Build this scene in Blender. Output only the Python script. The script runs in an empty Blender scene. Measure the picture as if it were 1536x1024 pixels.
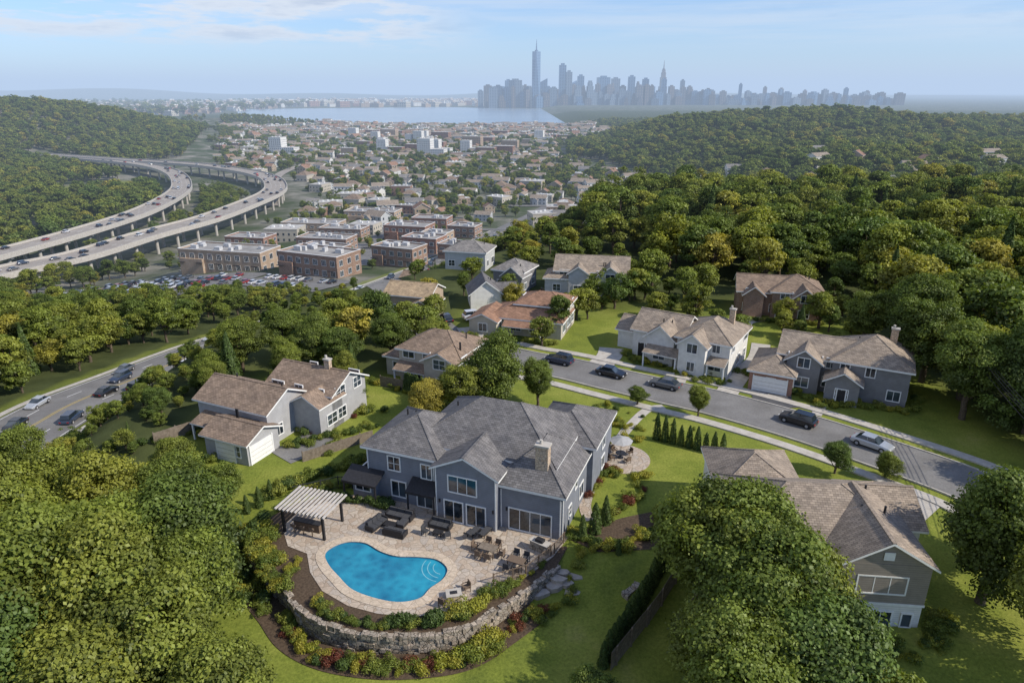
import bpy, math, random
import numpy as np
from mathutils import Vector, geometry
random.seed(7); RNG=np.random.default_rng(7)
scene=bpy.context.scene
# ------------------------------------------------------------------ helpers
def ss(a,b,x):
    t=np.clip((x-a)/(b-a),0,1); return t*t*(3-2*t)
def roadx(y): return np.interp(y,[-50,95,108,122,146,189,270,326,408,510,700],[-74,-76.5,-76.7,-73.7,-68.2,-55.7,-34.6,-22,-3,30,70])
def terr(x,y):
    x=np.asarray(x,float); y=np.asarray(y,float)
    V=np.interp(y,[-100,40,95,146,189,270,326,408,470],[-6,-7,-10,-15,-20,-28,-33,-38,-40])
    V=np.maximum(V-8*ss(100,180,-x)*ss(150,300,y),-40)
    w=np.interp(y,[100,130,200,300,450],[16,20,60,100,150]); xb=roadx(y)+10
    m=ss(0,1,(x-xb)/w)*(1-ss(230,430,y)*(1-.35*ss(100,250,x)))
    s=(x+15)*(-.358)+(y-62.2)*(-.934)
    z=(1-m)*V-m*(1.1*ss(1,6,s)+.06*np.clip(s-6,0,30))
    z=z+30*ss(50,290,x)*(1-.45*ss(450,850,x))*np.exp(-((y-950-.1*x)/240)**2)*(1+.12*np.sin(x/55.)+.08*np.sin(x/21.+y/60.))
    z=z+10*ss(120,300,x)*np.exp(-((y-560)/120)**2)
    z=z+64*ss(370,820,-x)*np.exp(-((y-1100)/300)**2)*(1+.06*np.sin(x/40.))
    z=z+22*np.exp(-((x+650)/190)**2-((y-1700)/120)**2)
    far=np.exp(-((y-9500)/900)**2)
    z=z+far*(75+35*np.sin(x/1300.)+18*np.sin(x/430.+1))*(.35+.65*ss(-3500,1500,-x))
    return z
def H(x,y): return float(terr(x,y))
def catmull(pts,n,closed=False):
    P=[Vector(p) for p in pts]; out=[]; N=len(P)
    rng=range(N) if closed else range(N-1)
    for i in rng:
        if closed: a,b,c,d=P[i-1],P[i],P[(i+1)%N],P[(i+2)%N]
        else: a,b,c,d=P[max(i-1,0)],P[i],P[i+1],P[min(i+2,N-1)]
        for k in range(n):
            t=k/n
            out.append(.5*((2*b)+(c-a)*t+(2*a-5*b+4*c-d)*t*t+(3*b-a-3*c+d)*t**3))
    if not closed: out.append(P[-1])
    return out
def inpoly(x,y,poly):
    c=False; n=len(poly); j=n-1
    for i in range(n):
        xi,yi=poly[i]; xj,yj=poly[j]
        if (yi>y)!=(yj>y) and x<(xj-xi)*(y-yi)/(yj-yi)+xi: c=not c
        j=i
    return c
class MB:
    def __init__(s): s.v=[]; s.f=[]; s.m=[]
    def face(s,pts,m=0):
        b=len(s.v); s.v+= [tuple(p) for p in pts]; s.f.append(tuple(range(b,b+len(pts)))); s.m.append(m)
    def box(s,x0,x1,y0,y1,z0,z1,m=0,T=None):
        c=[(x0,y0,z0),(x1,y0,z0),(x1,y1,z0),(x0,y1,z0),(x0,y0,z1),(x1,y0,z1),(x1,y1,z1),(x0,y1,z1)]
        if T: c=[T(p) for p in c]
        b=len(s.v); s.v+=c
        for q in [(0,3,2,1),(4,5,6,7),(0,1,5,4),(1,2,6,5),(2,3,7,6),(3,0,4,7)]:
            s.f.append(tuple(b+i for i in q)); s.m.append(m)
    def cyl(s,c,r,h,n=12,m=0,r2=None,axis='z'):
        r2=r if r2 is None else r2; b=len(s.v)
        for k,(rr,hh) in enumerate(((r,0),(r2,h))):
            for i in range(n):
                a=2*math.pi*i/n; p=(rr*math.cos(a),rr*math.sin(a),hh)
                if axis=='y': p=(p[0],p[2],p[1])
                s.v.append((c[0]+p[0],c[1]+p[1],c[2]+p[2]))
        for i in range(n):
            j=(i+1)%n; s.f.append((b+i,b+j,b+n+j,b+n+i)); s.m.append(m)
        s.f.append(tuple(b+n+i for i in range(n))); s.m.append(m)
        s.f.append(tuple(b+i for i in reversed(range(n)))); s.m.append(m)
    def tube(s,a,b_,r1,r2,n=6,m=0):
        a=Vector(a); b_=Vector(b_); d=(b_-a).normalized(); u=d.orthogonal().normalized(); w=d.cross(u); b=len(s.v)
        for p,r in ((a,r1),(b_,r2)):
            for i in range(n):
                t=2*math.pi*i/n; s.v.append(tuple(p+u*r*math.cos(t)+w*r*math.sin(t)))
        for i in range(n):
            j=(i+1)%n; s.f.append((b+i,b+j,b+n+j,b+n+i)); s.m.append(m)
    def mesh(s,name,mats):
        me=bpy.data.meshes.new(name); me.from_pydata(s.v,[],s.f)
        for mt in mats: me.materials.append(mt)
        me.polygons.foreach_set('material_index',s.m); me.update(); return me
    def obj(s,name,mats,parent=None,loc=(0,0,0),rz=0,scale=1):
        return put(name,s.mesh(name,mats),loc,rz,scale,parent)
def put(name,me,loc=(0,0,0),rz=0,scale=1,parent=None):
    o=bpy.data.objects.new(name,me); scene.collection.objects.link(o)
    o.location=loc; o.rotation_euler=(0,0,rz)
    o.scale=(scale,)*3 if not isinstance(scale,tuple) else scale
    if parent: o.parent=parent
    return o
def empty(name,loc,rz=0):
    o=put(name,None,loc,rz); return o
# ------------------------------------------------------------------ materials
class NT:
    def __init__(s,name):
        s.mat=bpy.data.materials.new(name); s.mat.use_nodes=True; s.t=s.mat.node_tree; s.n=s.t.nodes; s.l=s.t.links
        s.b=s.n['Principled BSDF']; s.out=s.n['Material Output']
        s.tc=s.n.new('ShaderNodeTexCoord')
    def new(s,typ,**kw):
        n=s.n.new(typ)
        for k,v in kw.items(): setattr(n,k,v)
        return n
    def link(s,a,b): s.l.new(a,b)
    def noise(s,scale,detail=4,co='Object',rough=.6):
        n=s.new('ShaderNodeTexNoise'); n.inputs['Scale'].default_value=scale; n.inputs['Detail'].default_value=detail
        n.inputs['Roughness'].default_value=rough
        s.link(s.tc.outputs[co],n.inputs['Vector']); return n.outputs['Fac']
    def ramp(s,fac,stops):
        r=s.new('ShaderNodeValToRGB'); e=r.color_ramp.elements
        while len(e)<len(stops): e.new(.5)
        for i,(p,c) in enumerate(stops):
            e[i].position=p; e[i].color=(*c,1) if len(c)==3 else c
        s.link(fac,r.inputs[0]); return r.outputs[0]
    def mix(s,f,a,b,mode='MIX'):
        m=s.new('ShaderNodeMix',data_type='RGBA',blend_type=mode)
        for sock,v in ((m.inputs[0],f),(m.inputs[6],a),(m.inputs[7],b)):
            if hasattr(v,'is_linked') or hasattr(v,'links'): s.link(v,sock)
            elif isinstance(v,(int,float)): sock.default_value=v
            else: sock.default_value=(*v,1)
        return m.outputs[2]
    def math(s,op,a,b=0):
        m=s.new('ShaderNodeMath',operation=op)
        for sock,v in ((m.inputs[0],a),(m.inputs[1],b)):
            if isinstance(v,(int,float)): sock.default_value=v
            else: s.link(v,sock)
        return m.outputs[0]
    def col(s,c): s.link(c,s.b.inputs['Base Color'])
    def bump(s,h,strength=.3,dist=.05):
        b=s.new('ShaderNodeBump'); b.inputs['Strength'].default_value=strength; b.inputs['Distance'].default_value=dist
        s.link(h,b.inputs['Height']); s.link(b.outputs[0],s.b.inputs['Normal'])
    def set(s,rough=.8,spec=.3,metal=0):
        s.b.inputs['Roughness'].default_value=rough; s.b.inputs['Specular IOR Level'].default_value=spec; s.b.inputs['Metallic'].default_value=metal
def noisy(name,c1,c2,scale=4,rough=.85,spec=.25,bump=0,detail=5,metal=0):
    m=NT(name); m.set(rough,spec,metal)
    f=m.noise(scale,detail); m.col(m.ramp(f,[(.3,c1),(.7,c2)]))
    if bump: m.bump(f,bump)
    return m.mat
def siding(name,c,lap=.2):
    m=NT(name); m.set(.65,.3)
    sep=m.new('ShaderNodeSeparateXYZ'); m.link(m.tc.outputs['Object'],sep.inputs[0])
    q=m.math('FRACT',m.math('MULTIPLY',sep.outputs[2],1/lap))
    f=m.math('LESS_THAN',q,.16)
    d=tuple(k*.6 for k in c); l=tuple(min(1,k*1.12) for k in c)
    base=m.ramp(m.noise(1.3,4),[(.3,tuple(k*.88 for k in c)),(.7,l)])
    m.col(m.mix(m.math('MULTIPLY',f,.55),base,d)); m.bump(q,.25,.02); return m.mat
def shingle(name,c):
    m=NT(name); m.set(.9,.15)
    b=m.new('ShaderNodeTexBrick'); b.inputs['Scale'].default_value=1; b.inputs['Brick Width'].default_value=.42; b.inputs['Row Height'].default_value=.2
    b.inputs['Mortar Size'].default_value=.015; b.inputs['Bias'].default_value=0
    b.inputs['Color1'].default_value=(*[k*.78 for k in c],1); b.inputs['Color2'].default_value=(*[k*1.25 for k in c],1); b.inputs['Mortar'].default_value=(*[k*.45 for k in c],1)
    m.link(m.tc.outputs['Object'],b.inputs['Vector'])
    st=m.ramp(m.noise(.7,6),[(.3,(.75,.75,.77)),(.7,(1.2,1.17,1.13))])
    m.col(m.mix(1.0,b.outputs['Color'],st,'MULTIPLY')); m.bump(b.outputs['Fac'],.3,.02); return m.mat
def voro(name,cols,joint,scale,jw=.04,rough=.8,bump=.4):
    m=NT(name); m.set(rough,.25)
    v=m.new('ShaderNodeTexVoronoi'); v.inputs['Scale'].default_value=scale; m.link(m.tc.outputs['Object'],v.inputs['Vector'])
    e=m.new('ShaderNodeTexVoronoi',feature='DISTANCE_TO_EDGE'); e.inputs['Scale'].default_value=scale; m.link(m.tc.outputs['Object'],e.inputs['Vector'])
    sp=m.new('ShaderNodeSeparateColor'); m.link(v.outputs['Color'],sp.inputs[0])
    c=m.ramp(sp.outputs[0],[(i/(len(cols)-1),k) for i,k in enumerate(cols)])
    n=m.ramp(m.noise(scale*3,5),[(.3,(.78,.78,.78)),(.7,(1.15,1.15,1.15))])
    c=m.mix(1.0,c,n,'MULTIPLY')
    f=m.math('LESS_THAN',e.outputs['Distance'],jw); m.col(m.mix(f,c,joint))
    m.bump(m.math('MINIMUM',e.outputs['Distance'],.15),bump,.1); return m.mat
def leafmat(name,stops,trans=.3,tint=(.5,1.55)):
    m=NT(name); n=m.n; n.remove(m.b)
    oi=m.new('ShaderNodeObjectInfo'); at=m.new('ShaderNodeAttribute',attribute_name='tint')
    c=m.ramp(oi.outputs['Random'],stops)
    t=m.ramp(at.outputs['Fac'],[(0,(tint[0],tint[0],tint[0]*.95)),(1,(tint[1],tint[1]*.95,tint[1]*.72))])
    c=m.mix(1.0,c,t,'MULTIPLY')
    d=m.new('ShaderNodeBsdfDiffuse'); tr=m.new('ShaderNodeBsdfTranslucent'); gl=m.new('ShaderNodeBsdfGlossy'); gl.inputs['Roughness'].default_value=.5
    gl.inputs['Color'].default_value=(.5,.55,.45,1)
    m.link(c,d.inputs[0]); m.link(m.mix(1.0,c,(1.35,1.35,.5),'MULTIPLY'),tr.inputs[0])
    a=m.new('ShaderNodeMixShader'); a.inputs[0].default_value=trans; m.link(d.outputs[0],a.inputs[1]); m.link(tr.outputs[0],a.inputs[2])
    b=m.new('ShaderNodeMixShader'); b.inputs[0].default_value=.035; m.link(a.outputs[0],b.inputs[1]); m.link(gl.outputs[0],b.inputs[2])
    m.link(b.outputs[0],m.out.inputs[0]); return m.mat
GREEN=[(0,(.075,.115,.032)),(.2,(.13,.17,.04)),(.4,(.19,.215,.048)),(.55,(.09,.14,.042)),(.75,(.155,.195,.042)),(.92,(.22,.235,.05)),(1,(.29,.26,.06))]
m_leaf=leafmat('foliage',GREEN)
m_leafd=leafmat('foliage_evergreen',[(0,(.045,.08,.025)),(1,(.08,.12,.035))],.15)
m_leafy=leafmat('foliage_yellow',[(0,(.26,.28,.045)),(1,(.33,.31,.06))],.3)
m_leafr=leafmat('foliage_red',[(0,(.12,.035,.03)),(1,(.18,.07,.045))],.2)
m_leafs=leafmat('foliage_shrub',[(0,(.09,.13,.03)),(.5,(.15,.19,.04)),(1,(.22,.24,.055))],.25)
m_bark=noisy('bark',(.06,.045,.03),(.14,.11,.08),6,bump=.4)
m_trim=noisy('white_trim',(.68,.68,.66),(.78,.78,.76),3,.5)
m_dark=noisy('dark_metal',(.02,.02,.022),(.035,.035,.04),5,.45)
m_glass=NT('window_glass'); m_glass.set(.06,.9); m_glass.col(m_glass.ramp(m_glass.noise(.45,1),[(.42,(.015,.022,.03)),(.58,(.06,.08,.10))])); m_glass=m_glass.mat
m_asph=NT('asphalt'); m_asph.set(.85,.3)
_a=m_asph.ramp(m_asph.noise(.25,8),[(.3,(.14,.135,.13)),(.7,(.21,.205,.20))]); _b=m_asph.ramp(m_asph.noise(6,6),[(.35,(.85,.85,.85)),(.65,(1.12,1.12,1.1))])
m_asph.col(m_asph.mix(1.0,_a,_b,'MULTIPLY')); m_asph=m_asph.mat
m_asphd=noisy('dark_asphalt',(.06,.06,.065),(.10,.10,.105),.8)
m_conc=noisy('concrete',(.36,.33,.29),(.50,.47,.42),1.2,detail=8)
m_hway=noisy('highway_surface',(.26,.23,.20),(.35,.315,.275),.15,detail=8)
m_paint=noisy('road_paint',(.55,.55,.52),(.75,.75,.72),3)
m_yel=noisy('yellow_paint',(.5,.36,.06),(.6,.43,.09),3)
m_mulch=noisy('mulch',(.045,.03,.02),(.12,.085,.055),5,bump=.5,detail=8)
m_patio=voro('flagstone',[(.38,.30,.23),(.46,.38,.30),(.40,.35,.30),(.50,.43,.35)],(.26,.21,.16),1.5,.03)
m_cop=voro('pool_coping_stone',[(.50,.41,.31),(.56,.47,.37)],(.36,.29,.22),1.3,.025)
m_wall=voro('stone_wall',[(.20,.17,.13),(.37,.31,.25),(.28,.25,.21),(.45,.38,.30)],(.07,.06,.05),2.6,.04,bump=.9)
m_chim=voro('chimney_stone',[(.44,.32,.22),(.58,.45,.32),(.48,.39,.30)],(.24,.2,.16),3.5,.05)
m_wood=noisy('weathered_wood',(.13,.105,.08),(.24,.20,.16),3)
m_slat=noisy('pergola_slat',(.38,.35,.32),(.54,.51,.47),3)
m_cush=noisy('dark_cushion',(.04,.042,.048),(.075,.077,.085),8)
m_tan=noisy('wicker',(.11,.08,.06),(.19,.14,.10),12)
# ------------------------------------------------------------------ ground
def axis(lo_far,lo,hi,hi_far,step,g=1.06):
    mid=list(np.arange(lo,hi+.01,step)); a=[];x=lo;d=step
    while x>lo_far: d*=g; x-=d; a.append(x)
    b=[];x=hi;d=step
    while x<hi_far: d*=g; x+=d; b.append(x)
    return np.array(a[::-1]+mid+b)
xs=axis(-20000,-110,110,20000,1.6,1.05); ys=axis(-900,20,210,26000,1.6,1.028)
X,Y=np.meshgrid(xs,ys); Z=terr(X,Y)
nx,ny=len(xs),len(ys)
co=np.stack([X.ravel(),Y.ravel(),Z.ravel()],1)
i=np.arange(ny-1)[:,None]*nx+np.arange(nx-1)[None,:]; i=i.ravel()
fa=np.stack([i,i+1,i+1+nx,i+nx],1)
def npmesh(name,co,fa,mats,mi=None,smooth=False,attr=None):
    me=bpy.data.meshes.new(name); k=fa.shape[1]
    me.vertices.add(len(co)); me.vertices.foreach_set('co',co.astype(np.float32).ravel())
    me.loops.add(fa.size); me.loops.foreach_set('vertex_index',fa.astype(np.int32).ravel())
    me.polygons.add(len(fa)); me.polygons.foreach_set('loop_start',(np.arange(len(fa))*k).astype(np.int32))
    try: me.polygons.foreach_set('loop_total',np.full(len(fa),k,np.int32))
    except Exception: pass
    for m in mats: me.materials.append(m)
    if mi is not None: me.polygons.foreach_set('material_index',mi.astype(np.int32))
    if smooth: me.polygons.foreach_set('use_smooth',np.ones(len(fa),bool))
    if attr:
        for an,av in attr.items():
            a=me.attributes.new(an,'FLOAT','POINT'); a.data.foreach_set('value',av.astype(np.float32))
    me.update(calc_edges=True); return me
g=NT('ground'); g.set(.95,.1)
lawn=ss(-44,-36,X+.0*Y)*(1-ss(58,66,X))*(1-ss(118,140,Y)); lawn=lawn*(1-.85*ss(92,98,Y)*(1-ss(-14,-6,X)))
lawn=np.maximum(lawn,(np.hypot((X+360),(Y-620)*.8)<38)*.8)
lawn=np.maximum(lawn,.6*(np.abs(X-roadx(Y))<12.5)*(Y<330))
town=(1-ss(60,140,X-.1*Y))*ss(205,240,Y)*(1-ss(1800,1900,Y))
town=np.where(Y>2600,.6,town)
la=g.new('ShaderNodeAttribute',attribute_name='lawn').outputs['Fac']; ta=g.new('ShaderNodeAttribute',attribute_name='town').outputs['Fac']
c0=g.ramp(g.noise(.15,8),[(.3,(.035,.045,.016)),(.7,(.08,.095,.035))])
c1=g.mix(1.0,g.ramp(g.noise(.13,9,rough=.68),[(.30,(.11,.14,.03)),(.45,(.165,.20,.036)),(.6,(.225,.25,.052)),(.75,(.29,.28,.09))]),g.ramp(g.noise(4,8,rough=.75),[(.3,(.6,.63,.58)),(.7,(1.35,1.3,1.22))]),'MULTIPLY')
c2=g.ramp(g.noise(.035,6),[(.4,(.06,.08,.035)),(.52,(.12,.125,.09)),(.66,(.25,.235,.20))])
g.col(g.mix(la,g.mix(ta,c0,c2),c1)); g.bump(g.noise(4,5),.5,.1)
ground=put('ground',npmesh('ground',co,fa,[g.mat],smooth=True,attr={'lawn':lawn.ravel(),'town':town.ravel()}))
w=NT('river_water'); w.set(.22,.5); w.col(w.ramp(w.noise(.004,4),[(.3,(.20,.26,.32)),(.7,(.27,.33,.38))])); w.bump(w.noise(.02,3),.2,2)
b=MB(); b.face([(x,y,-39.0) for x,y in [(-1300,3400),(-950,2500),(-620,1930),(-250,1780),(1800,1800),(3600,2400),(3600,3500),(600,3520),(0,3540),(-400,3900)]]); b.obj('river_water',[w.mat])
# ------------------------------------------------------------------ roads
def ribbon(name,pts,width,off,mat,step=8,a=None,b_=None,zfun=None,parent=None,cross=4):
    P=catmull([(p[0],p[1],0) for p in pts],step); 
    a=-width/2 if a is None else a; b_=width/2 if b_ is None else b_
    mb=MB(); k=cross+1
    for i,p in enumerate(P):
        t=(P[min(i+1,len(P)-1)]-P[max(i-1,0)]).normalized(); n=Vector((-t.y,t.x,0))
        for q_ in range(k):
            q=p+n*(a+(b_-a)*q_/cross); z=(zfun(q.x,q.y) if zfun else H(q.x,q.y))+off; mb.v.append((q.x,q.y,z))
    for i in range(len(P)-1):
        for j in range(cross):
            mb.f.append((i*k+j,i*k+j+k,i*k+j+k+1,i*k+j+1)[::-1]); mb.m.append(0)
    return mb.obj(name,[mat],parent)
def dashes(name,pts,off,w,z,mat,on=3,gap=6,zfun=None,parent=None,solid=False):
    P=catmull([(p[0],p[1],0) for p in pts],40); mb=MB(); d=0
    for i in range(len(P)-1):
        L=(P[i+1]-P[i]).length; t=(P[i+1]-P[i]).normalized(); n=Vector((-t.y,t.x,0))
        if solid or (d%(on+gap))<on:
            q=[P[i]+n*(off-w/2),P[i+1]+n*(off-w/2),P[i+1]+n*(off+w/2),P[i]+n*(off+w/2)]
            mb.face([(p.x,p.y,(zfun(p.x,p.y) if zfun else H(p.x,p.y))+z) for p in q])
        d+=L
    return mb.obj(name,[mat],parent)
def slabribbon(name,pts,a,b_,z0,z1,mat,zfun=None,parent=None,step=8):
    P=catmull([(p[0],p[1],0) for p in pts],step); mb=MB()
    for i,p in enumerate(P):
        t=(P[min(i+1,len(P)-1)]-P[max(i-1,0)]).normalized(); n=Vector((-t.y,t.x,0))
        A=p+n*a; B=p+n*b_
        za=(zfun(A.x,A.y) if zfun else H(A.x,A.y)); zb=(zfun(B.x,B.y) if zfun else H(B.x,B.y))
        mb.v+=[(A.x,A.y,za+z0),(B.x,B.y,zb+z0),(B.x,B.y,zb+z1),(A.x,A.y,za+z1)]
    for i in range(len(P)-1):
        o=i*4
        for j in range(4): mb.f.append((o+j,o+(j+1)%4,o+4+(j+1)%4,o+4+j)); mb.m.append(0)
    e=(len(P)-1)*4
    mb.f+= [(0,1,2,3),(e+3,e+2,e+1,e)]; mb.m+=[0,0]
    return mb.obj(name,[mat],parent)
street=[(66,36),(60,48),(52,59.4),(49,64.8),(42.3,72.2),(36,78.3),(28.3,84.4),(21.9,88.4),(15,92.8),(8.4,97.1),(2.3,100),(-4,104),(-13,114),(-22,134),(-35,160),(-46,180),(-53,188)]
ribbon('street_road',street,8,.10,m_asph,10)
for sgn in (-1,1):
    slabribbon('kerb',street[:12],sgn*4.0,sgn*4.2,-.1,.2,m_conc)
    slabribbon('sidewalk',street[:12],sgn*5.6,sgn*7.0,-.1,.17,m_conc)
mainr=[(-74,30),(-76,70),(-76.5,95),(-76.7,108.5),(-73.7,122),(-68.2,146),(-55.7,189),(-34.6,270),(-22,326),(-3,408),(30,510)]
ribbon('main_road',mainr,15,.15,m_asph,14,cross=6)
for off in (-3.6,3.6): dashes('lane_marking',mainr[:10],off,.16,.17,m_paint)
for off in (-7,7): dashes('edge_marking',mainr[:10],off,.13,.17,m_paint,solid=True)
for off in (-.2,.2): dashes('centre_marking',mainr[:10],off,.11,.17,m_yel,solid=True)
for off in (-9.3,8.0): ribbon('road_shoulder',mainr[:10],0,.08,m_conc,10,a=off,b_=off+1.3,cross=1)
def sheet(name,poly,off,mat):
    mb=MB(); mb.face([(x,y,H(x,y)+off) for x,y in poly]); return mb.obj(name,[mat])
# highway
hz=lambda x,y:-30.0
hwA=[(-245,250),(-236,309),(-230,362),(-230,424),(-244,500),(-265,558),(-305,632),(-356,696),(-433,757),(-560,820)]
hwB=[(-220,230),(-211,275),(-197,306),(-190,353),(-179,401),(-176,458),(-177,508),(-188,553),(-214,609),(-256,660),(-325,718),(-437,773),(-560,838)]
def highway(name,pts,wd):
    e=empty(name,(0,0,0))
    slabribbon('deck',pts,-wd/2,wd/2,-1.4,0,m_conc,hz,e)
    ribbon('surface',pts,wd-1.2,.03,m_hway,8,zfun=hz,parent=e,cross=1)
    for s in (-1,1): slabribbon('barrier',pts,s*(wd/2-.45),s*wd/2,.01,1.05,m_conc,hz,e)
    for k in (-1,0,1): dashes('lane_marking',pts,k*3.5,.2,.045,m_paint,4,6,hz,e)
    P=catmull([(p[0],p[1],0) for p in pts],3); mb=MB()
    for i in range(1,len(P)-1):
        t=(P[i+1]-P[i-1]).normalized(); n=Vector((-t.y,t.x,0)); g_=H(P[i].x,P[i].y)
        if g_<-32:
            for s in (-1,1):
                q=P[i]+n*s*wd*.28; mb.cyl((q.x,q.y,g_-1),.8,-32.4-g_+1,10)
            T=lambda p,P0=P[i],n=n,t=t:tuple(P0+n*p[0]+t*p[1]+Vector((0,0,p[2])))
            mb.box(-wd*.42,wd*.42,-.9,.9,-32.45,-31.41,0,T)
    mb.obj('piers',[m_conc],e)
highway('highway_viaduct',hwA,15); highway('highway_viaduct',hwB,17)
far_rd=[(-177,508),(-205,600),(-238,717),(-234,856),(-165,1042),(-60,1150)]
ribbon('distant_road',far_rd,10,.6,m_hway,8)
for p in ([(-150,300),(-90,335),(-22,326)],[(-150,410),(-60,405),(-3,408)],[(-140,520),(-60,515),(30,510)],[(-75,240),(-72,330),(-75,430),(-60,620),(-40,900)],[(-200,700),(-60,680),(60,650)],[(-260,900),(0,880),(90,850)]):
    ribbon('town_street',p,7,.35,m_asph,8)
# ------------------------------------------------------------------ buildings
def smap(side,c):
    if side=='S': return lambda p:(p[0],c-p[1],p[2])
    if side=='N': return lambda p:(-p[0],c+p[1],p[2])
    if side=='E': return lambda p:(c+p[1],p[0],p[2])
    return lambda p:(c-p[1],-p[0],p[2])
def window(mb,side,c,a,z,w_,h,nx_=2,ny_=1,tr=0,gl=1,fr=.12):
    T=smap(side,c)
    if side in('N','W'): a=-a
    x0,x1=a-w_/2,a+w_/2
    mb.box(x0,x1,-.05,.03,z,z+h,gl,T)
    mb.box(x0-fr,x0,-.05,.09,z-fr,z+h+fr,tr,T); mb.box(x1,x1+fr,-.05,.09,z-fr,z+h+fr,tr,T)
    mb.box(x0,x1,-.05,.09,z+h,z+h+fr,tr,T); mb.box(x0,x1,-.05,.11,z-fr,z,tr,T)
    for i in range(1,nx_): q=x0+w_*i/nx_; mb.box(q-.035,q+.035,.031,.07,z,z+h,tr,T)
    for i in range(1,ny_): q=z+h*i/ny_; mb.box(x0,x1,.031,.06,q-.025,q+.025,tr,T)
def wing(W,R,x0,x1,y0,y1,ze,kind='hip',ax='x',p=.5,ov=.45,zb=-2.5):
    W.box(x0,x1,y0,y1,zb,ze,0)
    th=.2
    if kind=='flat':
        W.box(x0-.15,x1+.15,y0-.15,y1+.15,ze+.002,ze+.5,0); R.box(x0+.2,x1-.2,y0+.2,y1-.2,ze+.4,ze+.52,0)
        for k in range(4):
            a=x0+(x1-x0)*(.15+.2*k); R.box(a,a+1.4,y0+(y1-y0)*(.3+.15*(k%3)),y0+(y1-y0)*(.3+.15*(k%3))+1.3,ze+.5,ze+1.5,1)
        return
    if kind=='gable':
        sw=(lambda q:q) if ax=='x' else (lambda q:(q[1],q[0],q[2]))
        if ax=='x': a0,a1,b0,b1=x0,x1,y0,y1
        else: a0,a1,b0,b1=y0,y1,x0,x1
        bm=(b0+b1)/2; rh=(b1-b0)/2*p
        for a in (a0,a1): W.face([sw((a,b0,ze)),sw((a,b1,ze)),sw((a,bm,ze+rh))],0)
        zl=ze-ov*p+th; zr=ze+rh+th
        sec=[(b0-ov,zl),(bm,zr),(b1+ov,zl),(b1+ov,zl-th),(bm,zr-th),(b0-ov,zl-th)]
        A,B=a0-ov,a1+ov
        q=lambda a,s:sw((a,s[0],s[1]))
        for i,m in ((0,0),(1,0),(2,1),(3,1),(4,1),(5,1)):
            s,t=sec[i],sec[(i+1)%6]; R.face([q(A,s),q(B,s),q(B,t),q(A,t)],m)
        for a in (A,B):
            R.face([q(a,sec[0]),q(a,sec[1]),q(a,sec[4]),q(a,sec[5])],1); R.face([q(a,sec[1]),q(a,sec[2]),q(a,sec[3]),q(a,sec[4])],1)
        R.box(*( (A,B,bm-.14,bm+.14) if ax=='x' else (bm-.14,bm+.14,A,B)),zr-.05,zr+.03,0)
    else:
        X0,X1,Y0,Y1=x0-ov,x1+ov,y0-ov,y1+ov; zl=ze-ov*p*.5+th; sx,sy=X1-X0,Y1-Y0; h=min(sx,sy)/2; zr=zl+h*p
        c=[(X0,Y0,zl),(X1,Y0,zl),(X1,Y1,zl),(X0,Y1,zl)]
        if sx>=sy:
            a=(X0+h,(Y0+Y1)/2,zr); b=(X1-h+.01,(Y0+Y1)/2,zr)
            R.face([c[0],c[1],b,a],0);R.face([c[1],c[2],b],0);R.face([c[2],c[3],a,b],0);R.face([c[3],c[0],a],0)
        else:
            a=((X0+X1)/2,Y0+h,zr); b=((X0+X1)/2,Y1-h+.01,zr)
            R.face([c[0],c[1],a],0);R.face([c[1],c[2],b,a],0);R.face([c[2],c[3],b],0);R.face([c[3],c[0],a,b],0)
        for cc in c: R.tube((cc[0],cc[1],cc[2]+.02),((a if (Vector(cc)-Vector(a)).length<(Vector(cc)-Vector(b)).length else b)),.07,.07,5,0)
        d=[(q[0],q[1],q[2]-th-.05) for q in c]
        for i in range(4): j=(i+1)%4; R.face([c[i],d[i],d[j],c[j]],1)
        R.face(d,1)
def autowin(mb,wg):
    x0,x1,y0,y1,ze=wg[:5]; n=max(1,int(round(ze/3.0)))
    for side in 'SEWN':
        lo,hi=(x0,x1) if side in 'SN' else (y0,y1); c={'S':y0,'N':y1,'E':x1,'W':x0}[side]; L=hi-lo
        k=max(1,int(L/3.1))
        for f in range(n):
            for i in range(k):
                if random.random()<.14: continue
                a=lo+L*(i+.5)/k; ww=random.choice([1.1,1.5,1.8]); ww=min(ww,L/k-.7)
                window(mb,side,c,a,.9+f*2.85,ww,1.35,2,random.choice([1,2]))
def vents(mb,wgs):
    for wg in wgs[:2]:
        for k in range(2):
            x=random.uniform(wg[0]+1,wg[1]-1); mb.cyl((x,(wg[2]+wg[3])/2+1.0,wg[4]+.5),.1,1.5,8)
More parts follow.
